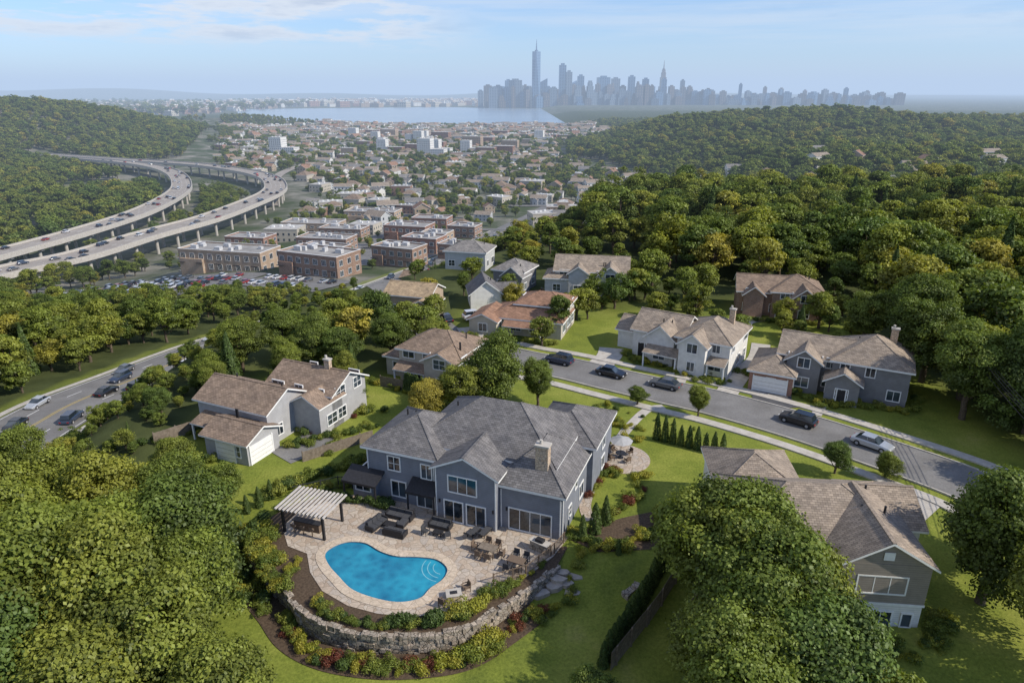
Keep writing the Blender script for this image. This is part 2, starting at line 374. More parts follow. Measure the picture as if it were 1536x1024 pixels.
def house(name,x,y,rz,wgs,wallm,roofm,extra=None,chim=None,garage=None,door=None,auto=True,z=None,porch=None,trim=None):
    e=empty(name,(x,y,H(x,y) if z is None else z),math.radians(rz)); W=MB();R=MB();G=MB()
    for wg in wgs:
        wing(W,R,*wg[:5],**(wg[5] if len(wg)>5 else {}))
        if auto: autowin(G,wg)
    V=MB(); vents(V,wgs)
    W.obj('walls',[wallm,m_trim,m_conc],e); R.obj('roof',[roofm,trim or m_trim],e); V.obj('roof_vents',[m_dark],e)
    if garage:
        for (side,c,a,w_) in garage:
            T=smap(side,c); q=a if side in 'SE' else -a; D=MB()
            D.box(q-w_/2,q+w_/2,.02,.10,-.3,2.3,0,T)
            for k in range(1,4): D.box(q-w_/2+.05,q+w_/2-.05,.10,.115,-.1+k*.55,-.06+k*.55,1,T)
            D.box(q-w_/2-.15,q-w_/2,.02,.14,-.3,2.45,0,T); D.box(q+w_/2,q+w_/2+.15,.02,.14,-.3,2.45,0,T)
            D.obj('garage_door',[m_trim,m_conc],e)
    if door:
        for (side,c,a) in door:
            T=smap(side,c); q=a if side in 'SE' else -a; D=MB(); D.box(q-.5,q+.5,.02,.12,0,2.15,0,T); D.box(q-.65,q-.5,.02,.15,0,2.3,1,T); D.box(q+.5,q+.65,.02,.15,0,2.3,1,T)
            D.obj('front_door',[m_dark,m_trim],e)
    if porch:
        for (x0,x1,y0,y1,zt) in porch:
            D=MB(); D.face([(x0,y0,zt-.5),(x1,y0,zt-.5),(x1,y1,zt+.25),(x0,y1,zt+.25)],0); D.face([(x0,y0,zt-.64),(x0,y1,zt+.11),(x1,y1,zt+.11),(x1,y0,zt-.64)],1)
            D.face([(x0,y0,zt-.64),(x1,y0,zt-.64),(x1,y0,zt-.5),(x0,y0,zt-.5)],1)
            D.face([(x0,y0,zt-.64),(x0,y0,zt-.5),(x0,y1,zt+.25),(x0,y1,zt+.11)],1); D.face([(x1,y0,zt-.64),(x1,y1,zt+.11),(x1,y1,zt+.25),(x1,y0,zt-.5)],1)
            for px in (x0+.2,x1-.2): D.box(px-.1,px+.1,y0+.15,y0+.35,-2,zt-.55,1)
            D.obj('porch',[roofm,m_trim],e)
    if chim:
        for (cx,cy,cw,ct) in chim:
            D=MB(); D.box(cx-cw,cx+cw,cy-cw*.7,cy+cw*.7,2,ct,0); D.box(cx-cw-.1,cx+cw+.1,cy-cw*.7-.1,cy+cw*.7+.1,ct+.002,ct+.18,1)
            D.cyl((cx-.2,cy,ct+.18),.16,.4,10,1); D.obj('chimney',[m_chim,m_conc],e)
    if extra: extra(e,G)
    if G.v: G.obj('windows',[m_trim,m_glass],e)
    return e
s_blue=siding('grey_blue_siding',(.195,.21,.245)); s_white=siding('white_siding',(.66,.65,.62)); s_beige=siding('beige_siding',(.46,.42,.35))
s_lgrey=siding('light_grey_siding',(.46,.47,.47)); s_lblue=siding('pale_grey_siding',(.37,.37,.375)); s_grey=siding('grey_siding',(.20,.20,.205)); s_brown=siding('taupe_shake',(.25,.22,.19)); s_tan=siding('tan_siding',(.38,.30,.22))
def brick(name,c,mort=(.4,.36,.32)):
    m=NT(name); m.set(.85,.2); b=m.new('ShaderNodeTexBrick'); b.inputs['Scale'].default_value=1; b.inputs['Brick Width'].default_value=.3;b.inputs['Row Height'].default_value=.1;b.inputs['Mortar Size'].default_value=.008
    b.inputs['Color1'].default_value=(*c,1); b.inputs['Color2'].default_value=(*[k*.7 for k in c],1); b.inputs['Mortar'].default_value=(*mort,1)
    sep=m.new('ShaderNodeSeparateXYZ'); m.link(m.tc.outputs['Object'],sep.inputs[0]); cb=m.new('ShaderNodeCombineXYZ'); m.link(m.math('ADD',sep.outputs[0],sep.outputs[1]),cb.inputs[0]); m.link(sep.outputs[2],cb.inputs[1]); m.link(cb.outputs[0],b.inputs['Vector'])
    m.col(m.mix(1.0,b.outputs['Color'],m.ramp(m.noise(.4,5),[(.3,(.8,.8,.8)),(.7,(1.15,1.15,1.15))]),'MULTIPLY')); return m.mat
s_brick=brick('red_brick',(.30,.14,.09)); s_bbrick=brick('brown_brick',(.29,.175,.12)); s_tbrick=brick('tan_brick',(.44,.32,.22))
r_char=shingle('charcoal_shingle',(.16,.155,.155)); r_brown=shingle('brown_shingle',(.245,.185,.14)); r_taupe=shingle('taupe_shingle',(.30,.25,.20)); r_grey=shingle('grey_shingle',(.23,.22,.21)); r_red=shingle('russet_shingle',(.29,.175,.12)); r_tan=shingle('tan_shingle',(.38,.29,.19))
def mainwin(e,G):
    w=window
    w(G,'S',0,3.2,3.7,1.3,1.5,2,2); w(G,'S',0,6.9,3.5,1.1,1.5,2,1); w(G,'S',0,3.6,.7,1.6,1.7,2,1)
    w(G,'S',-1.2,11.4,3.5,2.9,1.7,3,1); w(G,'S',-1.2,10.4,.15,1.9,2.2,2,1); w(G,'S',-1.2,12.8,.15,1.9,2.2,2,1)
    w(G,'S',-.2,18.0,.15,4.2,2.2,4,1); w(G,'S',.0,6.6,.1,1.7,2.2,2,1)
    w(G,'E',21.2,2.2,1.2,.9,1.1,1,2); w(G,'E',21.2,6.3,1.0,1.4,1.4,2,1); w(G,'W',-1.6,2.0,1.0,1.6,1.3,2,1); w(G,'S',-.6,-.35,.9,1.7,1.3,2,1)
    w(G,'W',0,3.5,3.7,1.5,1.4,2,1); w(G,'E',21.8,13,3.4,1.3,1.3,2,1); w(G,'E',21.8,13,.9,1.3,1.3,2,1); w(G,'E',21.2,4.2,3.2,.8,.8,1,1)
    D=MB()
    for x in (8.9,14.6,15.6): D.box(x-.07,x+.07,-1.33 if x<15 else -.32,-1.2 if x<15 else -.2,2.0,2.35,0)
    D.obj('wall_lights',[m_dark],e)
    D=MB()
    for (X0,X1,Y0,Y1,zt) in ((-2.0,2.0,-2.0,.1,2.9),(5.3,8.5,-1.7,0,3.0)):
        D.face([(X0,Y0,zt-.35),(X1,Y0,zt-.35),(X1,Y1,zt+.45),(X0,Y1,zt+.45)],0)
        D.box(X0,X1,Y0,Y0+.1,zt-.6,zt-.353,0); D.face([(X0,Y0,zt-.5),(X0,Y0,zt-.35),(X0,Y1,zt+.45),(X0,Y1,zt+.2)],0); D.face([(X1,Y0,zt-.5),(X1,Y1,zt+.2),(X1,Y1,zt+.45),(X1,Y0,zt-.35)],0)
        for px in (X0+.15,X1-.15): D.box(px-.07,px+.07,Y0+.12,Y0+.26,0,zt-.4,0)
    D.obj('awnings',[m_dark],e)
    D=MB(); D.box(-1.6,1.2,-.6,.1,-1,2.6,0); D.obj('bay_wall',[s_blue],e)
    D=MB()
    for x in (.06,7.7): D.box(x,x+.1,-.1,-.003,0,5.9,0)
    D.box(15.0,15.1,-.3,-.203,0,4.3,0); D.box(20.95,21.05,-.3,-.203,0,4.3,0)
    for x in (8.5,14.78): D.box(x,x+.12,-1.26,-1.203,0,5.9,0)
    D.box(21.203,21.26,-.2,-.08,0,4.5,0)
    D.obj('downspouts_and_corner_boards',[m_trim],e)
house('grey_house',-15,62.2,-21,[(0,8,0,9,5.9,dict(p=.52)),(4.5,19.5,2.2,13,6.2,dict(p=.6)),(8.5,14.9,-1.2,7,5.9,dict(kind='gable',ax='y',p=.48)),(14.2,21.2,-.2,9.2,4.9,dict(p=.72)),(15,21.8,8.5,17,5.6,dict(p=.5))],s_blue,r_char,extra=mainwin,chim=[(18.6,1.6,.62,8.7)],auto=False,z=0)
Dg=dict
house('light_grey_house',-39.0,77,-24,[(0,11,0,7,4.4,Dg(kind='gable',ax='x',p=.5)),(5.6,12,-4.5,.5,2.8,Dg(kind='gable',ax='x',p=.42)),(5,15,7,14,4.6,Dg(kind='gable',ax='x',p=.5)),(10.8,15,4.5,9,4.0,Dg(kind='gable',ax='y',p=.55))],s_lblue,r_brown,garage=[('E',12,-2.4,3.4),('S',-4.5,8.8,2.6)],door=[('S',0,3.0)],chim=[(12,10.5,.4,7.6)],porch=[(1,5.5,-2.5,0,2.8)])
house('beige_house',-16.5,93,-24,[(0,10,0,8,5.0,Dg(p=.5)),(5.5,10.5,-2.2,3,4.8,Dg(kind='gable',ax='y',p=.5)),(-3,1,1,7,3,Dg(p=.45))],s_beige,r_brown,porch=[(0,5.3,-2,0,2.9)],door=[('S',0,3)])
house('white_farmhouse',19.5,103.5,-33,[(0,8,0,8,4.4,Dg(kind='gable',ax='x',p=.55)),(3,7.5,-2,3,4.4,Dg(kind='gable',ax='y',p=.8)),(8,16,-2,8,5.2,Dg(p=.5)),(9,13,-4,1,5.0,Dg(kind='gable',ax='y',p=.75)),(-3.5,1,2,8,3.2,Dg(kind='gable',ax='x',p=.5))],s_white,r_taupe,porch=[(3.3,8.8,-4.2,-2,2.9),(13.2,16,-4,-2,2.9)],door=[('S',0,1.5)],chim=[(14,5,.4,8.6)])
house('grey_brick_house',38.5,91.5,-28,[(0,9,0,8,4.9,Dg(kind='gable',ax='x',p=.5)),(7,16.5,-1,9,5.3,Dg(p=.55)),(1.2,5.6,-1.6,3,4.7,Dg(kind='gable',ax='y',p=.7)),(6.6,10.8,-3.6,1,3.3,Dg(kind='gable',ax='y',p=.6)),(-3.2,2.5,-4,5,3.0,Dg(p=.5))],s_grey,r_taupe,garage=[('S',-4,-.4,4.4)],door=[('S',-3.6,8.7)],chim=[(14,6,.45,8.8)],extra=lambda e,G:(lambda D:(D.box(-3.26,2.56,-4.06,-4.005,-1,3.0,0),D.obj('brick_facing',[s_brick],e)))(MB()))
house('brown_house',43,125,-14,[(0,9,0,8,4.6,Dg(kind='gable',ax='x',p=.55)),(6,15,-1,8,5.0,Dg(p=.5)),(9.5,13.5,-3,2,4.6,Dg(kind='gable',ax='y',p=.8)),(1,4.5,-1.6,2,4.4,Dg(kind='gable',ax='y',p=.8))],s_bbrick,r_brown,door=[('S',-1,7.5)])
house('white_house',9,139,-10,[(0,15,0,9,5.0,Dg(kind='gable',ax='x',p=.5)),(9,14,-2.4,3,4.8,Dg(kind='gable',ax='y',p=.7)),(3,7,-1.5,3,4.8,Dg(kind='gable',ax='y',p=.7)),(-2,3,-1,6,3.5,Dg(p=.5))],s_lgrey,r_taupe)
house('russet_house',-4,114,-18,[(0,13,0,8,3.0,Dg(p=.42)),(4,13,3,10,4.8,Dg(p=.42)),(-3,2,-2,5,2.8,Dg(kind='gable',ax='y',p=.45))],s_beige,r_red,porch=[(3,10,-2.2,0,2.7)])
house('tan_house',-24,124,-16,[(0,9,0,7,4.2,Dg(kind='gable',ax='x',p=.45)),(6,10,-2,4,3,Dg(kind='gable',ax='y',p=.45))],s_tan,r_tan)
house('grey_cottage',-4,142,-25,[(0,7,0,7,4.4,Dg(p=.5)),(3,7.5,-2,2,4.0,Dg(kind='gable',ax='y',p=.8))],s_grey,r_grey)
house('white_cottage',-8,127,8,[(0,6,0,7,3.2,Dg(kind='gable',ax='y',p=.8)),(5,9,1,6,2.8,Dg(kind='gable',ax='x',p=.6))],s_white,r_char)
house('grey_cottage',-16,160,-15,[(0,10,0,8,4.4,Dg(p=.45))],s_lgrey,r_grey)
house('white_cottage',-30,176,-20,[(0,8,0,7,4.4,Dg(kind='gable',ax='x',p=.5))],s_white,r_brown)
def brx(e,G):
    window(G,'S',-3,4.2,4.1,3.6,1.5,3,1); window(G,'S',-3,2.5,.3,.9,1.9,1,1); window(G,'S',-3,4.6,.3,1.6,2.0,2,1); window(G,'S',-3,6.6,1.0,.7,1.2,1,1)
    window(G,'S',0,-3,4.4,2,1.4,2,1); window(G,'S',0,-3,1.3,2,1.3,2,1); window(G,'W',0,-1.5,4.4,1.2,1.3,2,1); window(G,'W',-6,3,4.3,1.5,1.3,2,1); window(G,'W',-6,7,4.3,1.5,1.3,2,1); window(G,'W',-6,5,1.2,1.5,1.3,2,1)
    D=MB(); D.box(.94,7.66,-3.06,-3.005,3.2,6.8,0); D.face([(1,-3.03,6.8),(7.6,-3.03,6.8),(4.3,-3.03,8.7)],0); D.box(.9,7.7,-3.12,-3.06,3.0,3.2,1); D.box(3.9,4.7,-3.12,-3.065,7.2,7.9,1); D.obj('shake_facing_and_vent',[s_brown,m_trim],e)
    D=MB(); D.box(-6.06,.94,-.06,-.005,-2,6.5,0); D.obj('upper_siding',[s_grey],e)
house('taupe_house',25.0,47.0,-6,[(-6,7.5,0,9,6.6,Dg(p=.5)),(1,7.6,-3,5,6.8,Dg(kind='gable',ax='y',p=.6)),(5,9.5,3,10,6.2,Dg(kind='gable',ax='x',p=.5)),(-6.5,1,7,15,6.2,Dg(p=.5))],s_white,r_taupe,extra=brx,auto=False,z=-1.0)
m_roofg=noisy('flat_roof_membrane',(.22,.21,.20),(.36,.35,.33),.2); m_hvac=noisy('rooftop_unit',(.4,.4,.4),(.6,.6,.6),1,.5)
def commercial(name,x,y,rz,w_,d,h,wallm,fl=2,step=4.0,z=None):
    e=empty(name,(x,y,H(x,y) if z is None else z),math.radians(rz)); W=MB();G=MB()
    W.box(-w_/2,w_/2,0,d,-6,h,0); w2=w_*random.uniform(.25,.4); W.box(-w_/2+1,-w_/2+w2,-1.2,-.01,-6,h*.62,0)
    for q in ((-w_/2-.15,w_/2+.15,-.15,.25),(-w_/2-.15,w_/2+.15,d-.25,d+.15),(-w_/2-.15,-w_/2+.25,.25,d-.25),(w_/2-.25,w_/2+.15,.25,d-.25)): W.box(*q,h+.001,h+.7,0); W.box(*q,h+.702,h+.8,1)
    W.box(-w_/2+.25,w_/2-.25,.25,d-.25,h-.1,h+.12,2)
    for k in range(max(4,int(w_/4))):
        px=random.uniform(-w_/2+2,w_/2-4); py=random.uniform(2,d-4); W.box(px,px+random.uniform(1.2,3),py,py+random.uniform(1,2.4),h+.11,h+random.uniform(1.1,2),3)
    n=int(w_/step)
    for f in range(fl):
        for i in range(n): window(G,'S',0,-w_/2+w_*(i+.5)/n,f*h/fl+.9,step*.5,h/fl-1.9,3,1,1,0,.1)
        k=int(d/step)
        for i in range(k):
            for sd,c in (('E',w_/2),('W',-w_/2)): window(G,sd,c,d*(i+.5)/k,f*h/fl+.9,step*.5,h/fl-1.9,2,1,1,0,.1)
    W.obj('walls',[wallm,m_trim,m_roofg,m_hvac],e); G.obj('windows',[m_glass,m_trim],e)
    A=MB()
    for i in range(0,n,2): A.box(-w_/2+w_*(i+.5)/n-step*.35,-w_/2+w_*(i+.5)/n+step*.35,-2.0,-1.25,h/fl-.6,h/fl-.4,0)
    A.obj('awnings',[m_dark],e)
for a in [(-119,272,-14,38,15,8,s_tbrick,2),(-78,254,-24,28,15,8,s_bbrick,2),(-50,279,-24,20,12,7.5,s_bbrick,2),(-58,365,-15,24,15,7,s_brick,2),(-118,395,-8,34,15,6,s_tbrick,2),(-138,348,-12,22,13,7,s_brick,2),(-44,318,-20,18,12,7,s_brick,2),(-92,325,-12,26,13,6,s_bbrick,2),(-92,440,-10,34,16,6,s_tbrick,2),(-28,372,-18,16,12,6,s_bbrick,2),(-84,290,-20,20,11,6,s_bbrick,2),(-40,345,-18,14,10,6,s_tan,2),(-92,362,-12,24,12,6,s_bbrick,2),(-50,410,-12,22,13,6,s_brick,2),(-27,300,-22,14,10,6,s_bbrick,2)]:
    commercial('commercial_building',*a)
def gridsheet(name,x0,x1,y0,y1,off,mat,rz=0,n=14):
    mb=MB(); c,s_=math.cos(rz),math.sin(rz); cx,cy=(x0+x1)/2,(y0+y1)/2
    for j in range(n+1):
        for i in range(n+1):
            u=(x1-x0)*(i/n-.5); v=(y1-y0)*(j/n-.5); X_,Y_=cx+u*c-v*s_,cy+u*s_+v*c; mb.v.append((X_,Y_,H(X_,Y_)+off))
    for j in range(n):
        for i in range(n): a=j*(n+1)+i; mb.f.append((a,a+1,a+n+2,a+n+1)); mb.m.append(0)
    return mb.obj(name,[mat])
gridsheet('parking_lot',-158,-98,218,266,.25,m_asph,-.15); gridsheet('parking_lot',-98,-60,226,250,.3,m_asph,-.42); gridsheet('parking_lot',-110,-35,285,350,.28,m_asph,-.25)
# --- town prototypes
def proto(coll,name,mesh):
    o=bpy.data.objects.new(name,mesh); coll.objects.link(o); return o
townC=bpy.data.collections.new('town_building_kinds')
def tb(name,wallm,roofm,wgs,flat=False):
    W=MB();R=MB();G=MB()
    for wg in wgs:
        wing(W,R,*wg[:5],**(wg[5] if len(wg)>5 else {}),zb=-4)
        x0,x1,y0,y1,ze=wg[:5]
        for side in 'SEWN':
            lo,hi=(x0,x1) if side in 'SN' else (y0,y1); c={'S':y0,'N':y1,'E':x1,'W':x0}[side]; T=smap(side,c); k=max(1,int((hi-lo)/3))
            for f in range(int(ze/3)):
                for i in range(k):
                    a=lo+(hi-lo)*(i+.5)/k; a=a if side in 'SE' else -a; G.box(a-.5,a+.5,-.05,.04,f*3+1,f*3+2.3,0,T)
    m=MB(); 
    for src,off in ((W,0),(R,3),(G,5)):
        b0=len(m.v); m.v+=src.v; m.f+=[tuple(i+b0 for i in f) for f in src.f]; m.m+=[q+off for q in src.m]
    mats=[wallm,m_trim,m_conc,roofm,m_trim,m_glass]
    proto(townC,name,m.mesh(name,mats))
m_flat=noisy('pale_roof',(.32,.31,.29),(.52,.50,.47),.3)
tb('tb00',s_white,r_grey,[(-6,6,-4,4,5.5,Dg(kind='gable',ax='x',p=.6)),(1,5,-6,0,5,Dg(kind='gable',ax='y',p=.6))])
tb('tb01',s_beige,r_brown,[(-6,6,-5,5,5.5,Dg(p=.6))])
tb('tb02',s_lgrey,r_taupe,[(-7,7,-4,4,6,Dg(kind='gable',ax='x',p=.6)),(-5,0,-6,0,4.5,Dg(kind='gable',ax='y',p=.7))])
tb('tb03',s_tan,r_red,[(-5,5,-5,5,6,Dg(kind='gable',ax='y',p=.6))])
tb('tb04',s_white,r_taupe,[(-8,8,-4,4,6.5,Dg(kind='gable',ax='x',p=.5))])
tb('tb05',s_brick,m_roofg,[(-8,8,-5,5,7,Dg(kind='flat'))])
tb('tb06',s_tbrick,m_flat,[(-10,10,-6,6,6,Dg(kind='flat')),(-3,4,-3,3,8.5,Dg(kind='flat'))])
tb('tb07',s_beige,m_flat,[(-9,9,-7,7,7,Dg(kind='flat'))])
midC=bpy.data.collections.new('midrise_kinds')
_t=townC; townC=midC
tb('mr0',s_tbrick,m_flat,[(-16,16,-8,8,20,Dg(kind='flat'))]); tb('mr1',s_white,m_flat,[(-10,10,-8,8,26,Dg(kind='flat')),(10,30,-8,8,12,Dg(kind='flat'))]); tb('mr2',s_brick,m_flat,[(-18,18,-9,9,16,Dg(kind='flat'))])
townC=_t
# ------------------------------------------------------------------ trees
def leaves(c,n,size,asp=.7):
    N=len(c); n=n/np.linalg.norm(n,axis=1,keepdims=True)
    r=RNG.normal(size=(N,3)); t=np.cross(n,r); t/=np.linalg.norm(t,axis=1,keepdims=True)+1e-9; b=np.cross(n,t)
    s=(size*RNG.uniform(.55,1.4,N))[:,None]*.5
    bend=n*s*RNG.uniform(-.5,.2,(N,1))
    v=np.stack([c-t*s,c-b*s*asp,c+t*s+bend,c+b*s*asp],1).reshape(-1,3)
    return v,np.arange(N*4).reshape(N,4)
def tree_mesh(name,Ht,R,ncl,nlf,size,mat,seed,crs=(.13,.28)):
    global RNG; RNG=np.random.default_rng(seed); rnd=random.Random(seed)
    tb_=MB(); cz=Ht*.58; rz=Ht*.42
    lob=[(RNG.normal(size=3),RNG.uniform(.2,.5)) for _ in range(6)]
    d=RNG.normal(size=(ncl,3)); d[:,2]=d[:,2]*.9+.3; d/=np.linalg.norm(d,axis=1,keepdims=True)
    env=np.ones(ncl)*.70
    for l,a in lob: l=l/np.linalg.norm(l); env+=a*np.clip(d@l,0,1)**5
    rad=RNG.uniform(.4,1,ncl)**.4*env
    C=d*rad[:,None]*np.array([R*.9,R*.9,rz*.9]); C[:,2]+=cz
    cr=R*RNG.uniform(crs[0],crs[1],ncl)
    V=[];T=[]
    for i in range(ncl):
        k=int(nlf*(cr[i]/(R*.255))**2); q=RNG.normal(size=(k,3)); q[:,2]+=.6; q/=np.linalg.norm(q,axis=1,keepdims=True)
        pos=C[i]+q*(cr[i]*RNG.uniform(.35,1.25,(k,1)))*np.array([1.12,1.12,.58])
        n=q+RNG.normal(size=(k,3))*.5+np.array([0,0,.4])
        V.append((pos,n)); T.append(np.full(k,np.clip(RNG.normal(.42,.28),0,1)+.14*d[i,2])+RNG.uniform(-.2,.2,k)+.25*(q[:,2])-.05)  # random clump tint, plus sunlit tops put into colour: upper leaves lighter
    pos=np.concatenate([a for a,_ in V]); n=np.concatenate([a for _,a in V]); tt=np.clip(np.concatenate(T),0,1)
    lv,lf=leaves(pos,n,size)
    tr=R*.075; p=Vector((0,0,-1.2)); 
    for k in range(5):
        q=Vector((rnd.uniform(-.25,.25),rnd.uniform(-.25,.25),(k+1)*cz/5)); tb_.tube(p,q,tr*(1.25-k*.17),tr*(1.08-k*.17),8); p=q
    for k in range(14):
        a=C[int(RNG.integers(ncl))]; s=Vector((0,0,rnd.uniform(.25,.75)*cz)); e=Vector(a); mid=s.lerp(e,.5)+Vector((0,0,-.3))
        tb_.tube(s,mid,tr*.5,tr*.3,5); tb_.tube(mid,e,tr*.3,tr*.1,5)
    nv=len(tb_.v); co=np.vstack([np.array(tb_.v),lv]); f4=np.array([f for f in tb_.f if len(f)==4]); fa=np.vstack([f4,lf+nv])
    mi=np.concatenate([np.zeros(len(f4)),np.ones(len(lf))]); at=np.concatenate([np.full(nv,.5),np.repeat(tt,4)])
    return npmesh(name,co,fa,[m_bark,mat],mi,attr={'tint':at})
def cone_mesh(name,Ht,R,n,size,mat,seed,powr=.8):
    global RNG; RNG=np.random.default_rng(seed); u=RNG.uniform(0,1,n)**1.4; a=RNG.uniform(0,2*np.pi,n)
    rr=R*(np.clip(1-u,0.02,1)**powr)*(.8+.12*np.sin(a*5+u*9))*RNG.uniform(.75,1.1,n)*np.where(u<.06,.8,1)
    pos=np.stack([rr*np.cos(a),rr*np.sin(a),.15+u*(Ht-.15)],1); nn=np.stack([np.cos(a),np.sin(a),np.full(n,.45)],1)+RNG.normal(size=(n,3))*.35
    lv,lf=leaves(pos,nn,size,.5); tb_=MB(); tb_.tube((0,0,-.5),(0,0,Ht*.8),.1*R+.04,.03,6); nv=len(tb_.v); co=np.vstack([np.array(tb_.v),lv]); f4=np.array(tb_.f)
    return npmesh(name,co,np.vstack([f4,lf+nv]),[m_bark,mat],np.concatenate([np.zeros(len(f4)),np.ones(len(lf))]),attr={'tint':np.concatenate([np.full(nv,.5),np.repeat(RNG.uniform(0,1,n),4)])})
def shrub_mesh(name,R,n,size,mat,seed,flat=.8):
    global RNG; RNG=np.random.default_rng(seed); nb=7; C=RNG.normal(size=(nb,3))*R*.35; C[:,2]=np.abs(C[:,2])*.6+R*.35
    id_=RNG.integers(0,nb,n); q=RNG.normal(size=(n,3)); q[:,2]+=.4; q/=np.linalg.norm(q,axis=1,keepdims=True)
    pos=C[id_]+q*R*.55*RNG.uniform(.6,1.1,(n,1))*np.array([1,1,flat]); pos[:,2]=np.maximum(pos[:,2],.02)
    lv,lf=leaves(pos,q+RNG.normal(size=(n,3))*.4,size)
    return npmesh(name,lv,lf,[mat],None,attr={'tint':np.repeat(np.clip(RNG.normal(.5,.25,n),0,1),4)})
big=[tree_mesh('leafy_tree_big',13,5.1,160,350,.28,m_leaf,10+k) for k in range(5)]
midC_=bpy.data.collections.new('tree_kinds_mid'); farC=bpy.data.collections.new('tree_kinds_far')
mids=[]
for k in range(6):
    Ht,R=[(12,4.6),(13,4.0),(11,4.9),(14.5,4.2),(12,5),(10,3.8)][k]
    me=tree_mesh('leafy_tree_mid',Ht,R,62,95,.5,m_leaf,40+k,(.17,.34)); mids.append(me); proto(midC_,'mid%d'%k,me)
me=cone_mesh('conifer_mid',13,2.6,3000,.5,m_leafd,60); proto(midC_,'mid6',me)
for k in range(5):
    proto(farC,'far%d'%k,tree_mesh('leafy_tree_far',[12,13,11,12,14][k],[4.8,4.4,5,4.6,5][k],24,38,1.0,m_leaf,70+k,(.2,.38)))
arb=cone_mesh('arborvitae',3.4,.75,2600,.16,m_leafd,80,.55); conif=cone_mesh('conifer',10,2.3,9000,.32,m_leafd,81)
shr={'g':shrub_mesh('shrub_green',.8,1100,.12,m_leafs,90),'d':shrub_mesh('shrub_dark',.8,1100,.12,m_leafd,91),'y':shrub_mesh('shrub_yellow',.8,1000,.12,m_leafy,92),'r':shrub_mesh('shrub_red',.8,1000,.12,m_leafr,93)}
def T(name,me,x,y,s,sz=None):
    put(name,me,(x,y,H(x,y)-.1),random.uniform(0,6.28),(s,s,s*(sz or random.uniform(.92,1.1))))
near=[(-38,54,.9),(-33,58,.72),(-28.5,48,1.05),(-33.5,45,1.05),(-25,43,.82),(-30,39.5,1.05),(-24.5,37,.95),(-19.5,34,.8),(-36,39,1.1),(-27,33,1.0),(-41,48,1.0),(-29.8,59.2,.5),(-36.5,65,.5),(-43,54,.8),(-20,29,.8),(-33,33,1),(-45,60,.5),(-14.5,30.5,.5),(-57,69,.6),(-50,57,.7),(-46,52,.8),
 (15.2,45.5,1.0),(18.8,45.5,1.0),(17.5,40,1.0),(21.2,40.5,.85),(14.2,37.5,.75),(22.6,36.2,.72),(19.4,35,.95),(14.6,32.5,.8),(24,32,.6),(39,46,.95),(39.5,39,.95),(43,51,.7),
 (58.5,80,.95),(62,86,1),(64,76,1.1),(60,92,1),(66,68,1.1),(68,60,1),(62,99,1.1),(70,80,1.1),(57,104,.8)]
for k,(x,y,s) in enumerate(near): T('oak_tree',big[k%5],x,y,s)
T('maple_tree',big[1],5.3,35.2,.42); T('maple_tree',big[2],9.5,31.5,.45)
midl=[(-2,81.5,.8),(-7,80,.6),(-11,78.5,.5),(3.5,84,.45),(-41,96,.7),(-43,89,.45),(-46,81,.35),(-50,84,.28),(-41,86,.4),(-36,101,.65),(-30,98,.65),(-26,105,.68),(-19,101,.65),(-22,109,.65),(-15,107,.65),(-31,106,.6),(-31,113,.6),(-37,108,.55),(-12,100,.5),(-26,97,.6),(-33,93,.5),(-19,114,.5),(-26,115,.5),(8,112,.55),(12,121,.55),(30,142,.8),(37,105,.5),(49,118,.42),(33,117,.6),(55,116,.6),(41,65.5,.28),(36,66.5,.32),(17,84,.26),(24.4,80.8,.3),(5,107,.45),(-24,90,.4),(31.5,98,.4),(20,128,.6),(-1,134,.45),(-14,118,.5),(-17,134,.45),(25,134,.6),(52,101,.4),(-47,103,.35),(-9,150,.5),(4,155,.6),(12,160,.65),(0,128,.45),(-22,150,.35),(-16,185,.5),(-20,215,.5),(0,180,.6),(-6,200,.6),(34,128,.65),(39,134,.7),(27,122,.5),(47,112,.4),(16,131,.5),(-10,137,.4),(-21,84,.35),(-24,82,.3)]
for k,(x,y,s) in enumerate(midl): T('maple_tree',(big if y<105 else mids)[k%5],x,y,s)
for x,y,s in [(-41,92,.85),(30.5,95,.5),(33,119,.7),(-23.5,93,.6),(50,112,.6),(-9,88,.55)]: T('conifer_tree',conif,x,y,s)
for k in range(9):
    t=k/8; T('arborvitae',arb,17.7+6.9*t,74.4-3.9*t,random.uniform(.72,.9),1.05 if k>2 else 1.25)
for k in range(16):
    t=k/15; T('arborvitae',arb,14.2-7.2*t,51.5-10.8*t,random.uniform(.75,.9),1)
for x,y,s in [(6.7,54.6,.8),(8,55.6,1.1),(9.2,57,.9),(-27.5,60.5,.7),(-26.5,61.4,.75),(-25.6,62.4,.7),(9.8,52.3,.5)]: T('arborvitae',arb,x,y,s)
for k in range(12):
    t=k/11; T('arborvitae',arb,-15+4*t,88.5-3.0*t,.9)
